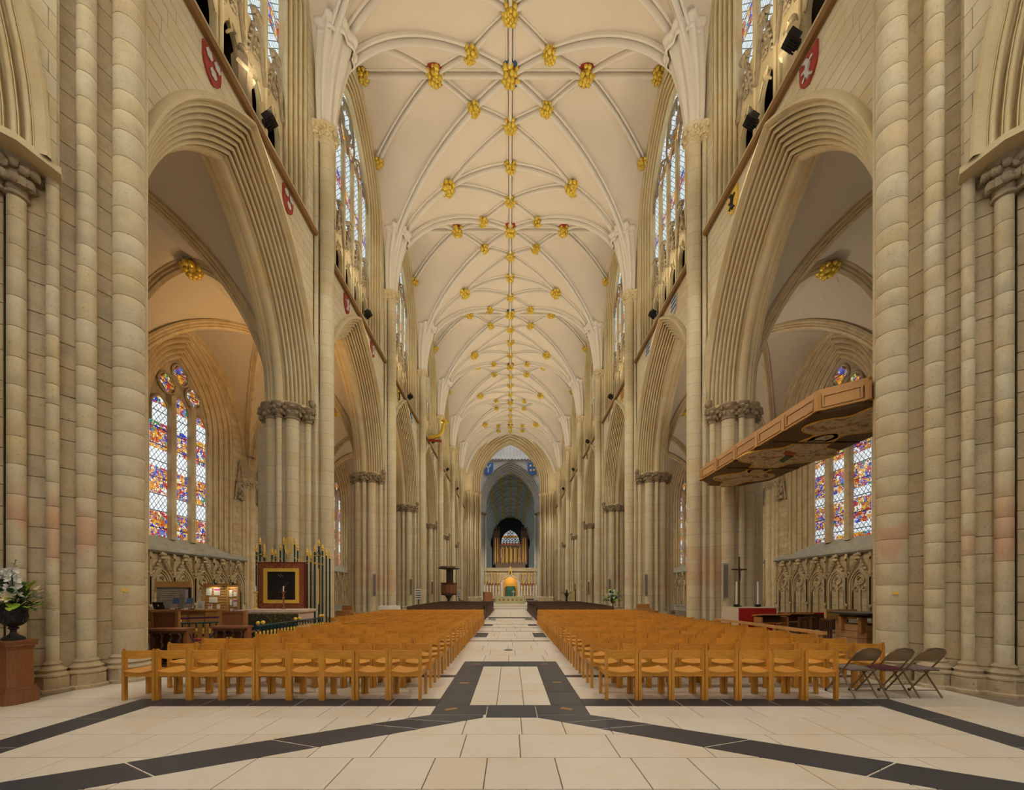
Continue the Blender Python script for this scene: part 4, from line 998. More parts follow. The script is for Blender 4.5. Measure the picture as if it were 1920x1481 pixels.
for (x,w,lb,n,cols) in ((-10.57,.80,'wide oak slatted display board with leaflets and a picture light',13,5),(-9.95,.36,'narrow oak slatted display board with leaflets next to the wide one',13,5)):
    o = tag(empty('display_board',(x,14.2,0)), lb, 'display board')
    bar('backing',-w/2,w/2,.02,.05,.0,2.02,M['oak'],o)
    for sx in (-1,1): bar('upright',sx*w/2-.025,sx*w/2+.025,-.02,.06,0,2.04,M['pale_wood'],o)
    for i in range(20): bar('slat',-w/2+.02,w/2-.02,-.005,.02,.1+i*.096,.17+i*.096,M['pale_wood'],o)
    bar('lamp',-.05,.05,-.12,.0,2.0,2.05,M['black'],o)
    spots = [(-.24,1.72,.2,.26),(.05,1.72,.22,.26),(-.08,1.43,.3,.2),(-.2,1.18,.15,.2),(.1,1.18,.12,.18)] if w > .5 else [(-.08,1.66,.1,.26),(.08,1.68,.12,.24),(-.07,1.34,.08,.2),(.08,1.32,.13,.26),(-.05,1.04,.1,.16),(.1,1.04,.09,.18)]
    for i,(a,z_,pw,ph) in enumerate(spots):
        bar('leaflet',a-pw/2+.02,a+pw/2+.02,-.02,-.008,z_-ph/2,z_+ph/2,simple('leaflet %d %.1f'%(i,x),gg.choice(((.75,.75,.75),(.8,.78,.76),(.7,.5,.62),(.75,.73,.7))),.4,var=.25,scale=30),o)
        if i%2: bar('print',a-pw/2+.03,a+pw/2+.01,-.024,-.021,z_+ph*.2,z_+ph*.42,simple('magenta print %d %.1f'%(i,x),gg.choice(((.55,.06,.28),(.1,.1,.15),(.5,.1,.1))),.5),o)
    spot('display_lamp_beam',(x,14.0,2.05),(x,14.2,1.3),9,120,(1,.9,.6),.03)
# rope barrier
o = tag(empty('queue_barrier',(-9.4,10.9,0)), 'steel queue posts with purple webbing before the welcome desk', 'barrier')
for x,y in ((-.2,.55),(.25,.0)): MB().lathe([(.16,0),(.16,.02),(.03,.04),(.025,.95),(.035,.96),(.035,1.0),(0,1.0)],14,(x,y,0)).build('post',M['chrome'],o)
wb = simple('purple webbing',(.10,.02,.10),.8)
for A,B in (((.25,0),(-1.7,.1)),((.25,0),(-.2,.55)),((-.2,.55),(1.1,1.6))):
    mb = MB(); mb.add([(A[0],A[1],.92),(B[0],B[1],.92),(B[0],B[1],.97),(A[0],A[1],.97),(A[0],A[1]+.006,.92),(B[0],B[1]+.006,.92),(B[0],B[1]+.006,.97),(A[0],A[1]+.006,.97)],[(0,1,2,3),(4,5,6,7),(3,2,6,7),(0,1,5,4)]); mb.build('webbing',wb,o,smooth=False)
# side altar with painting and wrought iron
M['teal'] = simple('dark teal painted iron', (.018,.055,.06), .4, .3, var=.1); 
o = tag(empty('side_altar',(-7.235,12.34,0)), 'pale side altar with dark green and gold patterned frontal below the painting', 'altar')
bar('top',-.95,.95,-.47,.47,1.10,1.18,simple('pale pink altar slab',(.70,.55,.44),.6,var=.06),o); bar('body',-.90,.90,-.43,.43,0,1.10,simple('pale pink altar cloth',(.66,.50,.40),.8,var=.06),o)
fr = NT('green gold frontal'); fr.set(.7); vo = fr.n('ShaderNodeTexVoronoi'); vo.inputs['Scale'].default_value = 14; fr.l(fr.n('ShaderNodeTexCoord').outputs['Object'],vo.inputs['Vector']); fr.col(fr.mix(fr.math('LESS_THAN',vo.outputs['Distance'],.30),(.05,.045,.02),(.22,.17,.06)))
bar('frontal',-.88,.86,-.45,-.43,.75,1.06,fr.m,o); bar('frontal_cloth',-.88,.86,-.45,-.43,.05,.75,M['teal'],o)
pt = empty('framed_painting',(-7.40,12.86,1.18)); tag(pt,'dark battle-like painting in gold frame with red patterned surround above the side altar','painting')
rd = NT('red gold patterned border'); rd.set(.6); vo = rd.n('ShaderNodeTexVoronoi'); vo.inputs['Scale'].default_value = 16; rd.l(rd.n('ShaderNodeTexCoord').outputs['Object'],vo.inputs['Vector']); rd.col(rd.mix(rd.math('LESS_THAN',rd.math('PINGPONG',vo.outputs['Distance'],.16),.05),(.20,.025,.018),(.42,.22,.07)))
def frame(par, w0, w1, z0, z1, th, y0, y1, mat, nm):
    for a in ((w0,w1,z0,z0+th),(w0,w1,z1-th,z1),(w0,w0+th,z0+th,z1-th),(w1-th,w1,z0+th,z1-th)): bar(nm,a[0],a[1],y0,y1,a[2],a[3],mat,par)
frame(pt,-.745,.745,0,1.48,.19,-.04,.06,rd.m,'border'); frame(pt,-.76,.76,-.01,1.50,.03,-.05,.07,simple('dark red moulding',(.12,.02,.015),.5),'moulding')
frame(pt,-.57,.57,.17,1.30,.11,-.08,.0,M['gold_flat'],'gilt_frame')
cv_ = NT('dark oil painting'); cv_.set(.35); pz = cv_.n('ShaderNodeTexCoord').outputs['Object']; sp_ = cv_.n('ShaderNodeSeparateXYZ'); cv_.l(pz,sp_.inputs[0])
nz = cv_.noise(pz,5,6,.7); lowz = cv_.ramp(sp_.outputs[2],[(.15,(1,1,1)),(.75,(0,0,0))])
c0 = cv_.ramp(nz,[(.42,(.012,.011,.012)),(.6,(.05,.035,.025)),(.72,(.20,.09,.05))]); cv_.col(cv_.mix(lowz,(.018,.019,.022),c0))
bar('canvas',-.47,.47,-.03,.0,.27,1.20,cv_.m,pt)
for k,(a,b,c,d) in enumerate(((-.12,1.10,-.02,1.02),(-.05,1.12,.05,1.03),(-.02,.60,.22,.85),(-.12,.52,.16,.72))): MB().tube([(a,-.034,b),(c,-.034,d)],.006,4).build('brush_stroke',simple('pale paint stroke %d'%k,(.36,.30,.22) if k < 2 else (.22,.12,.09),.5),pt)
for sx,lb in ((-.60,'gilded candlestick at the outer end of the side altar'),(.27,'brown candlestick with white candle at the inner end of the side altar')):
    o = tag(empty('candlestick',(-7.40+sx,12.45,1.18)), lb, 'candlestick')
    MB().lathe([(.07,0),(.07,.02),(.03,.05),(.02,.1),(.035,.14),(.02,.2),(.022,.3),(.04,.34),(.022,.4),(.03,.5),(.07,.53),(.07,.55),(.0,.55)],14).build('stem',M['gold_flat'] if sx < 0 else M['brown'],o); MB().lathe([(.018,.55),(.018,.72),(.0,.72)],8).build('candle',M['white_paint'],o)
o = tag(empty('iron_screen',(-7.40,13.3,0)), 'tall teal and gold wrought iron screen around the painting', 'screen')
def fin(mb, x, y, z, k=1.0): mb.lathe([(.03*k,0),(.035*k,.02*k),(.02*k,.05*k),(.04*k,.08*k),(.02*k,.12*k),(.03*k,.16*k),(.0,.22*k)],8,(x,y,z))
for x,y,z in ((-1.12,0,3.05),(-1.0,0,3.3),(-.92,.1,3.1),(-.85,0,2.9),(-.6,0,2.95),(-.48,0,2.9),(-.32,0,3.1),(-.2,0,3.3),(.16,0,3.3),(.26,0,3.1),(.58,0,2.95),(.70,0,2.85),(.84,0,3.05),(.95,.05,3.25),(1.05,.1,3.1),(1.13,.2,2.95),(1.2,.3,2.85)):
    p_ = MB().tube([(x,y,0),(x,y,z)],.026,6).build('post',M['teal'],o); f_ = MB(); fin(f_,x,y,z,1.2); f_.build('finial',M['gold_flat'],p_)
for (cx,cz_,r) in ((-.95,2.85,.22),(-.7,2.95,.18),(-.4,2.75,.16),(.1,2.75,.2),(.55,2.8,.22),(.95,2.8,.25)): MB().tube([(cx+r*cos(a),-.03,cz_+.6*r*sin(a)) for a in [i*.4 for i in range(14)]],.012,5).build('scroll',M['gold_flat'],o)
MB().tube([(-1.15,-.03,2.62),(-.6,-.03,2.78),(-.02,-.03,2.62),(.5,-.03,2.78),(1.15,-.03,2.62)],.012,5).build('scroll',M['gold_flat'],o)
m2 = MB(); m2.tube([(-.02+.13*cos(a)*abs(sin(a))**.0,-.03,3.25+.3*sin(a)) for a in [i*2*pi/20 for i in range(21)]],.02,6); m2.tube([(-.02+.08*cos(a),-.03,3.25+.22*sin(a)) for a in [i*2*pi/20 for i in range(21)]],.014,6); m2.tube([(-.02,-.03,3.0),(-.02,-.03,3.85)],.012,5); m2.tube([(-.08,-.03,3.78),(.04,-.03,3.78)],.014,5); m2.build('medallion',M['gold_flat'],o)
for x in (-.96,.98):
    m2 = MB()
    for sx in (-1,1): m2.tube([(x,-.04,3.1),(x+sx*.08,-.04,2.98),(x,-.04,2.86)],.012,5)
    m2.build('lozenge',M['teal'],o); MB().tube([(x,-.05,1.3),(x,-.05,2.5)],.02,5).build('gilt_bar',M['gold_flat'],o)
def railing(nm_lb, A, B, n, knobs):
    o = tag(empty('low_railing',(A[0],A[1],0)), nm_lb, 'railing'); dx,dy = B[0]-A[0],B[1]-A[1]
    MB().tube([(0,0,.86),(dx,dy,.86)],.022,6).build('top_rail',M['teal'],o); MB().tube([(0,0,.12),(dx,dy,.12)],.018,6).build('bottom_rail',M['teal'],o)
    for i in range(n+1):
        t = i/n; b_ = MB().tube([(dx*t,dy*t,0),(dx*t,dy*t,.86)],.016,6).build('baluster',M['teal'],o)
        MB().lathe([(.018,.55),(.028,.58),(.02,.63),(.03,.68),(.018,.72)],8,(dx*t,dy*t,0)).build('gilt_collar',M['gold_flat'],b_)
    for t in knobs: MB().ball((dx*t,dy*t,.93),.05,10,7).build('knob',M['gold_flat'],o)
railing('low teal railing with gold knobs beside the left chair block', (-6.35,9.9), (-6.25,13.2), 22, (.02,.08,.52,.58,.95,1.0))
railing('low teal railing with gold knobs in front of the welcome desk', (-9.3,10.3), (-8.2,11.3), 10, (.22,.36))
# prayer desks and armchairs
def prayer_desk(x, y, lb, w=.84):
    o = tag(empty('prayer_desk',(x,y,0)), lb, 'prayer desk', 'prayer desks')
    bar('top',-w/2,w/2,-.12,.22,.84,.89,M['brown'],o); bar('apron',-w/2+.04,w/2-.04,-.08,-.05,.78,.84,M['dark_wood'],o); bar('back_panel',-w/2+.05,w/2-.05,.16,.19,.1,.84,M['dark_wood'],o); bar('kneeler',-w/2,w/2,-.1,.2,0,.08,M['brown'],o)
    for sx in (-1,1): bar('side_post',sx*(w/2-.05)-.04,sx*(w/2-.05)+.04,-.0,.16,.08,.84,M['brown'],o)
    for i in range(4):
        xx = -w*.36+i*w*.24; mb = MB()
        mb.tube([(xx+.016*cos(t*22),-.06+.016*sin(t*22),.1+.68*t) for t in [k/40 for k in range(41)]],.022,6); mb.ball((xx,-.06,.76),.035,8,5); mb.ball((xx,-.06,.12),.04,8,5); mb.build('twisted_leg',M['dark_wood'],o)
    return o
prayer_desk(-7.72,8.95,'dark oak prayer desk with barley twist legs, by the tower pier'); prayer_desk(-6.78,9.6,'dark oak prayer desk with barley twist legs, at the end of the chair rows')
def panel_chair(x, y, rz, lb):
    o = tag(empty('panelled_chair',(x,y,0),rz), lb, 'chair', 'panelled oak armchairs')
    bar('seat',-.33,.33,-.28,.28,.42,.48,M['brown'],o); bar('back_panel',-.28,.28,-.27,-.24,.5,1.18,M['brown'],o); bar('top_rail',-.33,.33,-.29,-.22,1.17,1.23,M['brown'],o)
    for sx in (-1,1): bar('back_post',sx*.31-.035,sx*.31+.035,-.30,-.22,0,1.24,M['oak'],o); bar('leg',sx*.3-.03,sx*.3+.03,.22,.28,0,.68,M['brown'],o); bar('arm',sx*.31-.035,sx*.31+.035,-.25,.3,.66,.7,M['brown'],o)
panel_chair(-8.4,9.9,0,'brown panelled armchair behind the prayer desk by the tower pier'); panel_chair(-7.05,10.35,0,'brown panelled armchair behind the prayer desk beside the railing')
o = tag(empty('kneeling_stool',(-7.5,9.55,0)), 'orange wooden stool with red cushion between the prayer desks', 'stool')
bar('top',-.2,.2,-.15,.15,.5,.54,M['chair_wood'],o); MB().box(-.18,.18,-.13,.13,.54,.59).build('cushion',M['red_paint'],o)
for sx in (-1,1):
    for sy in (-1,1): bar('leg',sx*.17-.025,sx*.17+.025,sy*.12-.025,sy*.12+.025,0,.5,M['chair_wood'],o)
o = tag(MB().tube([(0,0,.80),(.03,.12,.60),(.07,.3,.50),(.13,.5,.60),(.19,.63,.80)],.02,7).build('barrier_rope',simple('dark braided rope',(.05,.04,.06),.8),None,(-7.33,9.0,0)),'dark rope hanging between the two prayer desks','rope')
# ================================================================== right side furnishings
# hanging oak canopy with painted soffit
PX = [(6.85,8.85),(6.85,14.25),(7.5,14.95),(8.7,14.95),(9.35,14.25),(9.35,8.85),(8.7,8.3),(7.5,8.3)]
o = tag(empty('painted_canopy',(0,0,0)), 'long oak canopy with painted underside hanging in the nearest right arch', 'canopy')
M['fascia'] = wood('warm oak fascia', (.58,.31,.10), (.49,.25,.075), .45, 'y'); M['soffit'] = simple('dark brown soffit', (.13,.085,.045), .5, var=.35, scale=3)
def inset(poly, d):
    cx = sum(p[0] for p in poly)/len(poly); cy = sum(p[1] for p in poly)/len(poly)
    return [(x-math.copysign(min(d,abs(x-cx)),x-cx), y-math.copysign(min(d,abs(y-cy)),y-cy)) for x,y in poly]
MB().prism(inset(PX,-.10),6.20,6.27).prism(inset(PX,-.06),6.12,6.20).prism(inset(PX,-.03),6.08,6.12).build('cornice',M['fascia'],o,smooth=False)
MB().prism(inset(PX,.04),5.80,6.12).build('carcass',M['fascia'],o,smooth=False)
MB().prism(inset(PX,-.0),5.75,5.80).build('lower_rail',M['fascia'],o,smooth=False)
def seg_frame(A,B,n):
    dx,dy = B[0]-A[0],B[1]-A[1]; L = sqrt(dx*dx+dy*dy); a = math.atan2(dy,dx); nx,ny = dy/L,-dx/L
    cx,cy = sum(p[0] for p in PX)/8,sum(p[1] for p in PX)/8
    if (A[0]-cx)*nx+(A[1]-cy)*ny < 0: nx,ny = -nx,-ny
    for i in range(n+1):
        t = i/n; x,y = A[0]+dx*t,A[1]+dy*t
        MB().obox((x-nx*.01,y-ny*.01,5.94),(.11,.09,.38),rz=a).build('pilaster',M['fascia'],o,smooth=False)
        MB().lathe([(.09,0),(.10,.02),(.09,.035),(0,.035)],10,(x-nx*.05,y-ny*.05,5.73)).build('pad',M['pale_wood'],o)
        if i == n: break
        t = (i+.5)/n; x,y = A[0]+dx*t,A[1]+dy*t; w = L/n-.17
        MB().obox((x-nx*.02,y-ny*.02,5.94),(w*.86,.05,.19),rz=a).build('panel',M['fascia'],o,smooth=False)
        for zz in (5.82,6.06): MB().obox((x-nx*.005,y-ny*.005,zz),(w,.06,.035),rz=a).build('moulding',M['fascia'],o,smooth=False)
        for sg in (1,-1): MB().obox((x-nx*.005+sg*(w/2-.02)*cos(a),y-ny*.005+sg*(w/2-.02)*sin(a),5.94),(.035,.06,.27),rz=a).build('moulding',M['fascia'],o,smooth=False)
seg_frame(PX[0],PX[1],5); seg_frame(PX[1],PX[2],1); seg_frame(PX[2],PX[3],1); seg_frame(PX[7],PX[0],1)
MB().prism(inset(PX,.06),5.70,5.752).build('soffit',M['soffit'],o,smooth=False)
def painting_mat(seed):
    t = NT('painted figures %d'%seed); t.set(.5); p = t.n('ShaderNodeTexCoord').outputs['Object']; a = t.noise(p,2.2+seed*.3,5,.65); b = t.noise(p,5+seed,4,.6)
    c = t.ramp(a,[(.36,(.62,.53,.34)),(.46,(.75,.68,.50)),(.54,(.58,.55,.50)),(.60,(.42,.26,.12)),(.68,(.22,.13,.06))]); t.col(t.mix(t.ramp(b,[(.56,(0,0,0)),(.64,(1,1,1))]),c,(.24,.13,.06))); return t.m
for k,(yy,r) in enumerate(((13.75,.78),(11.6,1.05),(9.5,.78))):
    q = MB(); q.prism([(r*(1+.26*cos(4*a))*cos(a),1.25*r*(1+.26*cos(4*a))*sin(a)) for a in [2*pi*i/64 for i in range(64)]],-.012,0); im = q.build('painted_quatrefoil',painting_mat(k),o,(8.1,yy,5.70),smooth=False)
    q = MB(); q.tube([(r*1.03*(1+.26*cos(4*a))*cos(a),1.29*r*(1+.26*cos(4*a))*sin(a),-.005) for a in [2*pi*i/64 for i in range(65)]],.02,5); q.build('gold_outline',M['gold_flat'],im)
    for cxx,cyy in ((.0,.75),(0,-.75),(.62,0),(-.62,0)): q = MB(); q.prism(circ(cxx*r,cyy*r*1.25,.26*r,16)[:-1],-.018,-.012); q.build('painted_roundel',painting_mat(k+4),im,smooth=False)
    if k == 1:
        for c_,P4 in (((.38,.07,.03),[(-.35,-.45),(.1,-.25),(.15,.05),(-.25,-.2)]),((.05,.12,.06),[(-.1,-.1),(.2,.0),(.25,.55),(.05,.4)])): q = MB(); q.prism([(a*r,b*r) for a,b in P4],-.02,-.012); q.build('painted_robe',simple('robe paint %.2f'%c_[0],c_,.5,var=.3),im,smooth=False)
for yy in (10.55,12.75): MB().box(6.95,9.25,yy-.05,yy+.05,5.67,5.70).build('soffit_rib',M['soffit'],o,smooth=False)
# red altar, cross, candles
o = tag(empty('red_altar',(7.86,13.05,0)), 'altar with red frontal and pale cloth under the right arcade', 'altar')
red = simple('scarlet frontal', (.42,.015,.012), .75, var=.15, scale=5); cloth = simple('pale linen', (.66,.56,.45), .8, var=.06)
bar('table',-.58,.58,-.42,.42,0,1.2,M['oak'],o); bar('cloth_top',-.62,.62,-.46,.46,1.2,1.225,cloth,o); bar('cloth_side',-.625,-.60,-.46,.46,.25,1.2,cloth,o); bar('cloth_side',.60,.625,-.46,.46,.25,1.2,cloth,o)
mb = MB(); mb.grid([[(-.60+1.2*i/30,-.455-.014*sin(i*1.3)*(1-zz/1.2),zz) for i in range(31)] for zz in (1.2,.9,.5,.15)]); mb.build('red_frontal',red,o)
MB().tube([(.05+.13*cos(a),-.475,.62+.13*sin(a)) for a in [i*.35 for i in range(19)]],.015,5).build('gold_emblem',M['gold_flat'],o); MB().tube([(.05+.06*cos(a),-.475,.92+.08*sin(a)) for a in [i*.35 for i in range(19)]],.012,5).build('gold_emblem',M['gold_flat'],o)
o = tag(empty('standing_cross',(7.62,13.2,1.225)), 'tall thin dark crucifix standing on the red altar', 'cross')
MB().lathe([(.09,0),(.09,.02),(.03,.04),(.0,.04)],12).build('foot',M['iron'],o); bar('upright',-.02,.02,-.02,.02,.03,1.66,M['dark_wood'],o); bar('crossbar',-.25,.25,-.015,.015,1.22,1.26,M['dark_wood'],o)
mb = MB(); mb.tube([(0,-.03,1.22),(.01,-.035,1.05),(0,-.03,.86)],.022,6); mb.tube([(-.13,-.03,1.24),(0,-.035,1.18),(.13,-.03,1.24)],.010,5); mb.ball((0,-.035,1.26),.026,8,6); mb.build('figure',M['iron'],o)
for x,lb in ((7.42,'white candle in a black holder at the nave end of the red altar'),(8.12,'white candle in a black holder beyond the cross on the red altar')):
    o = tag(empty('altar_candle',(x,13.0,1.225)), lb, 'candle'); mb = MB(); mb.lathe([(.06,0),(.10,.01),(.10,.03),(.07,.05),(.09,.07),(.09,.085),(0,.085)],14); mb.build('holder',M['iron'],o); MB().lathe([(.026,.08),(.026,.82),(.006,.83),(.004,.85)],10).build('wax',M['white_paint'],o)
# desks, chairs, bench and rail
def small_desk(x, y, lb):
    o = tag(empty('reading_desk',(x,y,0)), lb, 'desk', 'oak reading desks')
    MB().obox((0,0,1.05),(.82,.46,.035),rx=-.12).build('sloping_top',M['oak_x'],o,smooth=False); bar('shelf',-.36,.36,-.16,.16,.82,.84,M['oak_x'],o); bar('back',-.36,.36,.14,.16,.84,1.03,M['dark_wood'],o)
    for sx in (-1,1): bar('side',sx*.37-.02,sx*.37+.02,-.17,.17,0,1.0,M['oak_x'],o)
    bar('foot_board',-.38,.38,-.22,.2,0,.06,M['oak_x'],o)
small_desk(7.5,11.4,'oak reading desk in front of the red altar'); small_desk(8.55,11.9,'oak reading desk behind the slatted dark chair')
def slat_chair(x, y, rz, lb):
    o = tag(empty('slatted_chair',(x,y,0),rz), lb, 'chair', 'dark slat-back chairs')
    bar('seat',-.22,.22,-.2,.22,.43,.46,M['dark_wood'],o); bar('top_rail',-.26,.26,-.26,-.21,1.0,1.04,M['dark_wood'],o)
    for i in range(5): bar('slat',-.17+.085*i-.014,-.17+.085*i+.014,-.235,-.215,.5,1.0,M['dark_wood'],o)
    for sx in (-1,1): bar('leg',sx*.22-.022,sx*.22+.022,-.24,-.19,0,1.0,M['dark_wood'],o); bar('leg',sx*.2-.022,sx*.2+.022,.16,.21,0,.44,M['dark_wood'],o)
    for sx in (-1,1): bar('stretcher',sx*.21-.012,sx*.21+.012,-.2,.18,.18,.21,M['dark_wood'],o)
slat_chair(7.95,10.9,.15,'dark slat-back chair beside the oak reading desk'); slat_chair(7.75,10.05,1.35,'dark slat-back chair turned sideways next to the dark-topped font')
o = tag(empty('cushioned_bench',(9.6,12.6,0)), 'long bench with red cushion against the arcading', 'bench')
bar('seat',-1.1,1.3,-.2,.2,.42,.46,M['oak_x'],o); bar('back',-1.1,1.3,.17,.2,.5,1.0,M['dark_wood'],o); MB().box(-1.1,1.3,.12,.26,1.0,1.05).build('cushion',red,o)
for sx in (-1,0,1): bar('leg',sx*1.05+.1-.03,sx*1.05+.1+.03,-.18,.18,0,.42,M['oak_x'],o)
o = tag(empty('long_handrail',(6.98,8.9,0)), 'long low oak rail beside the right chair block', 'rail')
bar('top_rail',-.06,.06,-.1,4.6,.76,.83,M['pale_wood'],o); bar('lower_rail',-.02,.02,0,4.5,.3,.36,M['oak_x'],o)
for i in range(4): bar('post',-.05,.05,.02+1.45*i,.12+1.45*i,0,.76,M['pale_wood'],o)
o = tag(empty('dark_topped_font',(8.42,9.45,0)), 'sandstone and wood pedestal table with thin dark slab top and blue band', 'table')
sand = stone('orange sandstone', (.50,.28,.13), (.44,.24,.11), (.26,.15,.08), (.5,.16), .3, 'front', bump=.5)
MB().prism(octo(.55,.3),.95*0+1.19,1.23).build('slab_top',simple('dark slate top',(.05,.055,.05),.35,var=.2),o,smooth=False); MB().prism(octo(.36,.3),1.12,1.19).build('slab_neck',simple('dark slate neck',(.04,.045,.04),.4),o,smooth=False)
MB().prism(octo(.40,.3),0,.95).build('pedestal',sand,o,smooth=False); MB().prism(octo(.412,.3),.36,.47).build('blue_band',simple('blue tile band',(.03,.09,.13),.3,var=.5,scale=14),o,smooth=False)
for a,b in ((-.33,-.36),(.33,-.36),(0,-.42),(-.4,.1),(.4,.1)): bar('bracket',a-.07,a+.07,b-.03,b+.05,.78,1.12,M['oak'],o)
o = tag(empty('leaning_board',(8.55,9.75,1.0)), 'light wooden board behind the dark-topped font', 'board'); bar('board',-.35,.45,.12,.2,0,.26,M['pale_wood'],o); o.location = (8.62,10.25,1.0); bar('post',-.05,.05,.12,.2,-1.0,0,M['pale_wood'],o)
# ================================================================== things on walls and piers
def shield_mesh(mat): 
    P = [(-.30,.34),(.30,.34),(.30,-.02),(.27,-.18),(.18,-.32),(0,-.44),(-.18,-.32),(-.27,-.18),(-.30,-.02)]; mb = MB(); mb.prism(P,-.05,.0,'x'); return mb.mesh('field', mat, False)
white_charge = MB().ball((-.06,0,0),.085,8,5,(.35,1,1))
for i in range(6): a = i*pi/3; white_charge.ball((-.07,.075*cos(a),.075*sin(a)),.05,6,4,(.35,1,1))
white_charge = white_charge.mesh('charge', M['silver_paint'])
lion = MB(); gl = random.Random(77); lion.tube([(-.06,-.06,-.30),(-.07,.02,-.1),(-.07,-.04,.05),(-.06,.05,.22)],.06,7)
for A_,B_ in (((-.02,-.1),(.16,-.2)),((.0,.0),(.18,.04)),((-.02,.08),(-.18,.12)),((-.06,-.25),(-.16,-.32)),((.06,.2),(.15,.28))): lion.tube([(-.065,*A_),(-.065,*B_)],.03,6)
LION = {k: lion.mesh('charge', m) for k,m in (('w',M['silver_paint']),('k',M['black']))}
stripe = MB()
for i in range(3): stripe.box(-.062,-.045,-.27,.27,.18-.2*i,.27-.2*i)
STRIPE = {k: stripe.mesh('charge', m) for k,m in (('b',M['blue_paint']),('r',M['red_paint']))}
FIELD = {k: shield_mesh(m) for k,m in (('r',M['red_paint']),('g',M['gold_flat']),('w',M['silver_paint']),('b',M['blue_paint']))}
LS = [('r','3','red shield with three white roses'),('r','3','red shield with three white roses'),('r','lw','red shield with silver beast'),('r','lw','red shield with silver beast'),('g','lk','gold shield with dark beast'),('b','3','blue shield with silver roses'),('r','sr','red barred shield'),('b','3','blue shield with silver roses')]
RS = [('r','lw','red shield with silver lion'),('g','lk','gold shield with black lion'),('w','sb','silver shield with blue bars'),('w','sb','silver shield with blue bars'),('g','sr','gold shield with red bars'),('w','sr','silver shield with red bars'),('b','3','blue shield with silver roses'),('g','lk','gold shield with black lion')]
for s,LST in ((-1,LS),(1,RS)):
    for i,(f,c,lb) in enumerate(LST):
        yc,hb = BAYS[i//2]; y = yc+(1.9 if i%2 else -1.6)
        o = tag(empty('heraldic_shield',(s*7.745,y,15.28),sc=(s,1,1)), lb+', %s along the %s wall below the string course'%(ordn(i),'right' if s > 0 else 'left'), 'shield', 'painted shields on the nave walls')
        put('field', FIELD[f], o)
        if c == '3':
            for a,b in ((-.14,.16),(.14,.16),(0,-.16)): put('charge', white_charge, o, (0,a,b))
        elif c[0] == 'l': put('charge', LION[c[1]], o)
        else: put('charge', STRIPE[c[1]], o)
for s,c in ((-1,'w'),(1,'g')):
    o = tag(empty('heraldic_shield',(s*4.55,81.75,27.2),rz=pi/2*-1,sc=(3.4,3.4,3.4)), 'large blue shield with %s charge above the %s of the far crossing arch'%('silver' if s < 0 else 'gold','left' if s < 0 else 'right'), 'shield')
    o.rotation_euler = (0,0,pi/2)
    put('field', FIELD['b'], o)
    if s > 0:
        for a,b in ((-.12,.14),(.12,.14),(-.1,-.12),(.1,-.12)): MB().ball((-.06,a,b),.07,7,4,(.4,1,1)).build('charge',M['gold_flat'],o)
    else: MB().box(-.07,-.05,-.03,.03,-.25,.02).obox((-.06,-.08,.12),(.02,.06,.3),rx=-.6*-1).obox((-.06,.08,.12),(.02,.06,.3),rx=-.6).build('charge',M['silver_paint'],o,smooth=False)
# floodlights on the string course
def floodlight(s, y, lb):
    o = tag(empty('floodlight',(s*7.5,y,16.03),sc=(s,1,1)), lb, 'floodlight', 'floodlights on the string course')
    MB().obox((.02,0,.05),(.12,.16,.1)).build('bracket',M['black'],o,smooth=False); MB().obox((-.12,0,.16),(.3,.3,.22),ry=.6).build('housing',M['black'],o,smooth=False); MB().obox((-.21,.0,.27),(.05,.26,.2),ry=.6).build('barn_door',M['iron'],o,smooth=False)
    for i in range(5): MB().obox((-.1,-.12+.06*i,.02),(.26,.012,.05),ry=.6).build('cooling_fin',M['iron'],o,smooth=False)
for s in (-1,1):
    for bi,(yc,hb) in enumerate(BAYS[:6]): floodlight(s, yc+.3, 'black floodlight on the string course, %s bay from the viewer on the %s'%(ordn(bi),'right' if s > 0 else 'left'))
floodlight(1, 10.4, 'black floodlight on the right string course, nearest of all, beside the red shield')
for s,ys_ in ((-1,(9.9,10.6)),(1,(9.55,10.1))):
    for k,y in enumerate(ys_):
        o = tag(empty('round_lamp',(s*8.2,y,16.0),sc=(s,1,1)), 'round glass-fronted lamp in the nearest %s triforium opening, %s from the viewer'%('right' if s > 0 else 'left',ordn(k)), 'lamp')
        MB().lathe([(.02,0),(.10,.02),(.17,.12),(.18,.16),(.16,.16)],16).build('reflector',M['chrome'],o).rotation_euler = (0,-1.2,0); q = MB().lathe([(.16,.15),(0,.17)],16).build('lens',M['glass_lamp'],o); q.rotation_euler = (0,-1.2,0); bar('yoke',-.02,.02,-.02,.02,-.0,.08,M['black'],o)
# carved figures standing in the triforium
def figure(name, s, y, lb, mat):
    o = tag(empty(name,(s*8.02,y,16.03),sc=(s,1,1)), lb, 'statue'); mb = MB(); g_ = random.Random(int(y*10))
    mb.lathe([(.26,0),(.24,.3),(.22,.8),(.25,1.15),(.27,1.45),(.2,1.62),(.08,1.68),(.08,1.74)],14,lobes=7,lamp=.09); mb.build('robed_body',mat,o); mb = MB(); mb.ball((0,0,1.88),.14,12,8,(.9,.9,1.15)); mb.ball((-.14,0,1.87),.03,6,4); mb.build('head',mat,o)
    mb = MB(); mb.tube([(0,.26,1.5),(-.08,.3,1.2),(-.25,.12,1.1)],.065,7); mb.tube([(0,-.26,1.5),(-.08,-.3,1.2),(-.25,-.1,1.15)],.065,7); mb.build('arms',mat,o)
figure('robed_statue',-1,12.95-1.1,'weathered stone figure standing in the nearest left triforium opening',M['carved']); figure('robed_statue',1,11.25,'pale draped figure standing in the nearest right triforium opening',M['mould'])
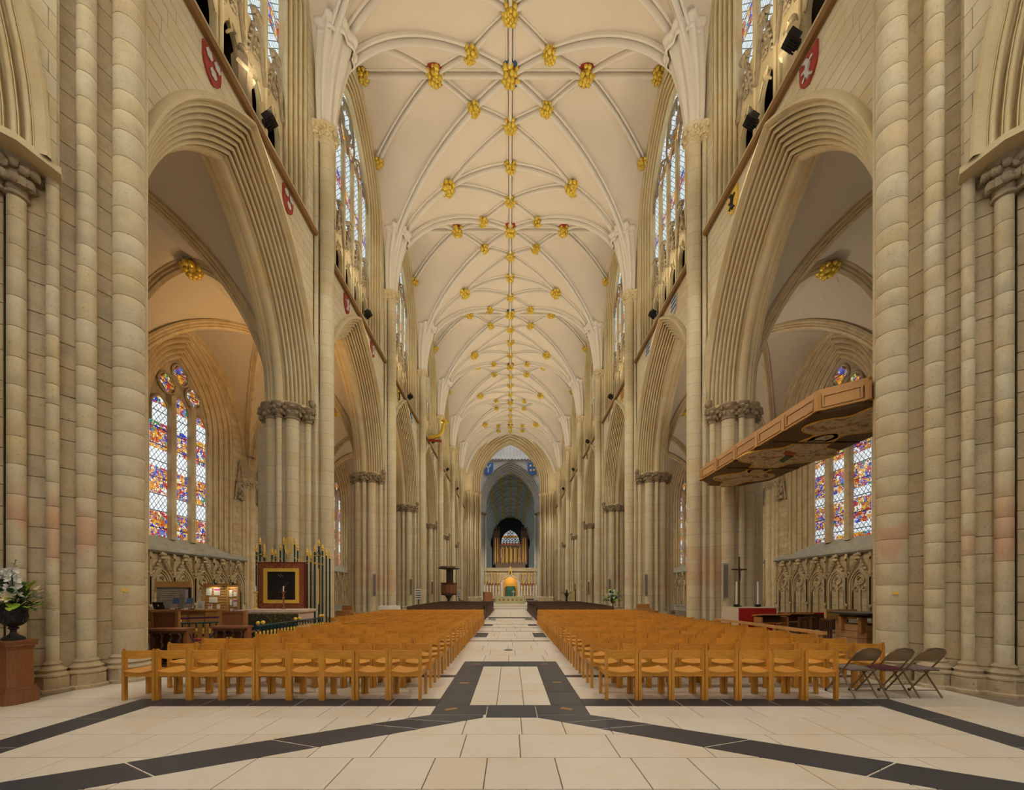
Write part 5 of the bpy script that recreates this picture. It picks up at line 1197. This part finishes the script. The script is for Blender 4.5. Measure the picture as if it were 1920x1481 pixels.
# gilded dragon beam
o = tag(empty('dragon_beam',(-7.7,36.9,15.95)), 'gilded dragon head on a pivoted beam projecting from the left triforium', 'carving')
mb = MB(); mb.tube([(-.6,0,.1),(.4,0,.12),(1.1,0,.35),(1.35,0,.8),(1.42,0,1.3),(1.6,0,1.6)],.2,8,scale=[1.1,1.1,1,.9,.8,.9]); mb.build('neck',M['gold'],o)
mb = MB(); mb.ball((1.55,0,1.65),.24,10,7,(1.3,.8,.9)); mb.ball((1.85,0,1.7),.14,8,5,(1.6,.7,.6)); mb.ball((1.82,0,1.5),.11,8,5,(1.6,.7,.5)); mb.tube([(1.4,0,1.85),(1.2,0,2.1)],.05,5); mb.build('head',M['gold'],o)
MB().obox((.3,0,-.12),(2.0,.25,.14),ry=.06).build('beam',M['red_paint'],o,smooth=False)
# column speakers and shelves on the piers
for s in (-1,1):
    for i,yp in enumerate(YP[:5]):
        o = tag(empty('column_speaker',(s*8.08,yp-.99,1.45),sc=(s,1,1)), 'slim grey column speaker on the west side of the %s pier on the %s'%(ordn(i),'right' if s > 0 else 'left'), 'speaker', 'column speakers on the piers')
        bar('cabinet',-.1,.1,-.1,0,0,1.35,simple('speaker cabinet %d%d'%(s,i),(.50,.45,.38),.6),o); bar('grille',-.08,.08,-.108,-.1,.06,1.29,simple('speaker grille %d%d'%(s,i),(.25,.20,.16),.8,var=.2,scale=80),o); bar('bracket',-.12,.12,-.06,.0,1.35,1.38,M['white_paint'],o)
for s,y_ in ((-1,1.06),(1,1.0)):
    o = tag(empty('brass_plate',(s*7.32,7.53,y_*1.0+.69-.0),sc=(s,1,1),rz=0), 'tiny brass plate fixed to the large shaft of the %s tower pier'%('right' if s > 0 else 'left'), 'plate'); MB().obox((.0,-.0,0),(.09,.015,.05),rz=-.78).build('plate',M['gold_flat'],o,smooth=False)
o = tag(empty('card_slot',(-8.2,7.27,1.50)), 'narrow black slotted box on the left tower pier between two shafts', 'box'); MB().obox((0,0,.1),(.055,.03,.22),rz=-.75+1.57*0).build('case',M['black'],o,smooth=False); MB().obox((.008,-.012,.1),(.022,.02,.16),rz=-.75).build('slot',M['silver_paint'],o,smooth=False)
o = tag(empty('white_notice_board',(8.98,6.52,1.45)), 'white framed notice board at the extreme right edge', 'board'); MB().obox((.1,-.05,.65),(.5,.04,1.35),rz=-.7).build('board',M['white_paint'],o,smooth=False)
# ================================================================== far end: altar, screen, organ, pulpit
o = tag(empty('nave_altar',(0,46.2,.36)), 'long low altar with pale green embroidered frontal before the stone screen', 'altar')
pg = simple('pale green embroidered cloth', (.55,.55,.33), .8, var=.15, scale=3); bar('table',-1.6,1.6,-.4,.4,0,.82,pg,o); bar('cloth_top',-1.7,1.7,-.45,.45,.82,.86,simple('pale altar linen',(.62,.62,.44),.8),o)
for i in range(6): MB().ball((-1.25+.5*i,-.41,.45),.13,10,6,(1,.15,1)).build('embroidered_motif',simple('orange embroidery %d'%i,(.52,.22,.08),.8,var=.3,scale=9),o)
for sx in (-1,1): MB().obox((sx*1.72,-.3,.4),(.1,.5,.8),ry=sx*.12).build('cloth_fall',pg,o,smooth=False)
o = tag(empty('altar_cross',(.35,46.2,1.222)), 'small pale standing cross on the nave altar', 'cross'); bar('upright',-.03,.03,-.03,.03,0,.75,M['white_paint'],o); bar('crossbar',-.22,.22,-.03,.03,.5,.57,M['white_paint'],o)
sc_ = tag(empty('choir_screen',(0,83.5,0)), 'carved stone choir screen with a row of statues and a central arched doorway', 'screen')
scs = stone('screen stone', (.60,.50,.38), (.52,.42,.30), (.26,.20,.15), None, .4); white_st = simple('pale statue stone',(.70,.62,.56),.7,var=.15,scale=4)
mb = MB(); panel(mb, .5, arch_curve(1.55,1.5,8,0,3.3,0,1), 3.3, 6.6, 6.5, ax='y'); mb.build('back_wall', scs, sc_, smooth=False)
mb = MB(); mb.box(-6.6,6.6,-.1,.6,6.1,6.4); mb.box(-6.6,6.6,-.25,.6,6.4,6.7)
for i in range(44): mb.ball((-6.45+.3*i,-.25,6.75),.13,6,4)
mb.build('cornice', scs, sc_)
mb = MB(); arch_sweep(mb, [(.5,.0),(-.1,.0),(-.15,.1),(-.05,.18),(-.2,.28),(-.1,.4),(-.25,.5),(.2,.62)], 1.55, 1.5, 8, 3.3, 0, 1, ax='y'); mb.build('door_arch', white_st, sc_)
mb = MB(); 
for sx in (-1,1): mb.tube([(sx*1.7,-.2,4.4),(sx*.5,-.2,5.0),(0,-.2,6.9)],.12,5)
mb.ball((0,-.2,6.95),.2,7,5); mb.build('ogee_gable', M['gold_flat'], sc_)
bar('porch_wall',-1.6,1.6,3.0,3.1,0,5,simple('ochre porch wall',(.62,.36,.10),.8,var=.1),sc_); MB().box(-1.0,1.0,2.6,2.7,.3,3.0).build('inner_gate',simple('green gate',(.03,.10,.07),.5,var=.5,scale=3),sc_,smooth=False)  # orange lamplight of the porch is also put into its wall colour
l = bpy.data.lights.new('porch_lamp','POINT'); l.energy = 120; l.color = (1,.7,.3); l.shadow_soft_size = .2; lo = bpy.data.objects.new('porch_lamp',l); COL.objects.link(lo); lo.location = (0,85,4.5)
nst = [(-6.1+.62*i) for i in range(7)]+[(2.4+.62*i) for i in range(7)]
for i,x in enumerate(nst):
    mb = MB(); mb.lathe([(.24,1.0),(.22,1.6),(.18,2.2),(.22,2.7),(.2,2.95),(.07,3.0),(.08,3.05)],10,(x,.2,0)); mb.ball((x,.2,3.18),.13,8,6); mb.build('king_statue', white_st, sc_)
    mb = MB(); mb.box(x-.26,x+.26,.05,.4,.3,1.0); mb.build('statue_pedestal', scs, sc_, smooth=False); bar('niche_back',x-.24,x+.24,.44,.49,1.0,3.5,M['red_paint'],sc_)
    mb = MB(); mb.box(x-.31-.04,x-.31+.04,-.05,.4,.3,6.1)
    for sg in (1,-1): mb.tube([(x+sg*.27,-.02,3.5),(x,-.08,4.3)],.05,5)
    mb.tube([(x,-.05,4.3),(x,-.05,5.0)],.04,5); mb.tube([(x+yy,-.02,zz) for yy,zz in arch_curve(.25,.5,5,0,5.2)],.05,5); mb.build('niche_canopy', scs if i%2 else M['gold_flat'], sc_)
og = tag(empty('pipe_organ',(0,86,6.7)), 'dark carved organ case with gilded pipes and two tall towers above the screen', 'organ')
bar('base_case',-3.2,3.2,-.3,1.2,0,1.1,M['dark_wood'],og); bar('centre_case',-2.4,2.4,0,1.2,1.1,5.2,M['dark_wood'],og)
for i in range(15):
    x = -2.1+.3*i; h = 3.2+.5*abs(sin(i*1.2)); MB().lathe([(.04,1.3),(.085,1.7),(.085,1.2+h),(0,1.2+h)],10,(x,-.12,0)).build('pipe', M['gold_flat'] if i%3 else M['brown'], og)
for sx in (-1,1):
    bar('tower',sx*3.0-.7,sx*3.0+.7,-.2,1.2,1.1,8.2,M['dark_wood'],og)
    for i in range(5): x = sx*3.0-.5+.25*i; MB().lathe([(.04,1.3),(.085,1.8),(.085,6.6+.4*(i==2)),(0,6.8)],10,(x,-.32,0)).build('pipe',M['gold_flat'] if i%2 else M['brown'],og)
    for a in (-.5,0,.5): MB().lathe([(.2,8.1),(.16,8.4),(.05,9.2+(.6 if a == 0 else 0)),(.0,9.3+(.6 if a == 0 else 0))],6,(sx*3.0+a,0,0)).build('pinnacle',M['dark_wood'],og)
bar('top_rail',-2.4,2.4,-.15,0,5.1,5.35,M['brown'],og)
for x in (-1.9,1.9): bar('gold_panel',x-.22,x+.22,-.3,-.27,2.4,4.4,M['oak'],og)
o = tag(empty('pulpit',(-6.0,38.6,0)), 'dark oak pulpit with sounding board on the left before the crossing', 'pulpit')
MB().lathe([(.3,0),(.12,.2),(.12,1.0),(.5,1.5)],8).build('stem',M['dark_wood'],o); MB().lathe([(.75,1.4),(.75,2.5),(.82,2.55),(.82,2.62),(.7,2.62)],8).build('drum',M['dark_wood'],o,smooth=False); bar('back_post',-.35,.35,.6,.7,2.5,4.0,M['dark_wood'],o); MB().lathe([(.0,4.25),(.95,4.2),(1.05,4.05),(1.0,3.95),(0,3.95)],8).build('sounding_board',M['dark_wood'],o,smooth=False)
for i in range(5): a = -2.6+i*.52; MB().obox((.74*cos(a),.74*sin(a),2.0),(.34,.03,.8),rz=a+pi/2).build('panel',M['brown'],o,smooth=False)
for x,y,lb in ((-6.5,28.0,'white hymn board with black lines on a stand by the left pier'),(-5.0,38.6,'white hymn board with black lines beside the pulpit')):
    o = tag(empty('hymn_board',(x,y,0)), lb, 'sign'); bar('pole',-.03,.03,.02,.06,0,1.3,M['black'],o); bar('board',-.18,.18,-.02,.02,1.2,1.95,M['white_paint'],o)
    for i in range(4): bar('number_strip',-.17,.17,-.03,-.02,1.3+.16*i,1.36+.16*i,M['black'],o)
o = tag(empty('cabinet',(-2.6,47,.354)), 'reddish brown wooden cabinet left of the nave altar', 'cabinet'); bar('body',-.5,.5,-.3,.3,0,1.35,wood('orange brown wood',(.42,.15,.04),(.34,.11,.03)),o); bar('door',-.35,.45,-.33,-.3,.1,1.25,M['oak'],o); bar('end_panel',-.62,-.5,-.3,.3,0,1.4,M['dark_wood'],o)
o = tag(empty('eagle_lectern',(5.6,39.5,0)), 'dark eagle lectern on the right before the crossing', 'lectern')
MB().lathe([(.35,0),(.3,.1),(.1,.3),(.12,.8),(.08,1.1),(.15,1.3)],10).build('stem',M['iron'],o); mb = MB(); mb.ball((0,0,1.5),.2,9,6,(1,1,1.2)); mb.ball((.0,-.1,1.8),.1,8,5); mb.obox((-.3,0,1.6),(.5,.3,.04),ry=.4); mb.obox((.3,0,1.6),(.5,.3,.04),ry=-.4); mb.build('eagle',M['iron'],o)
o = tag(empty('tall_throne',(6.15,40.5,0)), 'dark chair with high cream embroidered back beside the eagle lectern', 'chair')
bar('seat',-.35,.35,-.3,.3,.45,.52,M['dark_wood'],o); bar('back_panel',-.4,.4,-.32,-.28,.9,1.85,simple('cream embroidery',(.60,.48,.25),.8,var=.2),o)
for sx in (-1,1): bar('post',sx*.44-.05,sx*.44+.05,-.34,-.26,0,2.0,M['dark_wood'],o); bar('leg',sx*.32-.03,sx*.32+.03,.24,.3,0,.45,M['dark_wood'],o)
o = tag(empty('flower_stand',(6.75,26.1,0)), 'slim dark iron stand carrying the distant flowers', 'stand'); MB().lathe([(.25,0),(.22,.05),(.03,.1),(.03,.95),(.14,1.05),(.14,1.1),(0,1.1)],12).build('stem',M['iron'],o)
bouquet((6.75,26.1,1.12), 1.55, 'round arrangement of white flowers and green leaves by a right-hand pier', 9, [(0,-.1,.3,.12),(-.2,-.12,.2,.1),(.2,-.12,.2,.1)], 70, False)
for x,y,lb,w in ((7.3,21.6,'light oak steward desk among the right-hand piers',.95),(-8.0,19.2,'light oak steward desk beyond the left chair rows',.7)):
    o = tag(empty('steward_desk',(x,y,0)), lb, 'desk'); bar('body',-w/2,w/2,-.25,.25,.1,.82,M['oak_x'],o); bar('back_rail',-w/2+.1,w/2-.1,.2,.25,.82,1.05,M['oak_x'],o); bar('side_box',w/2,w/2+.25,-.2,.2,.1,.7,M['oak'],o); bar('plinth',-w/2,w/2,-.2,.2,0,.1,M['black'],o)
o = tag(empty('dark_bin',(7.6,23.0,0)), 'small dark tapered stand next to the right-hand pier behind the chairs', 'stand'); MB().lathe([(.15,0),(.1,.5),(.3,.8),(.3,.85),(0,.85)],4).build('bowl',M['dark_wood'],o,smooth=False); MB().lathe([(.2,0),(.2,.05),(0,.05)],8).build('foot',M['dark_wood'],o)
o = tag(empty('covered_keyboard',(-6.95,22.8,0)), 'white covered keyboard standing near the left dark benches', 'piano'); bar('cover',-.55,.55,-.3,.3,.7,.92,M['white_paint'],o); bar('body',-.5,.5,-.25,.25,.55,.7,M['black'],o)
for sx in (-1,1): bar('leg',sx*.42-.05,sx*.42+.05,-.2,.2,0,.55,M['black'],o)
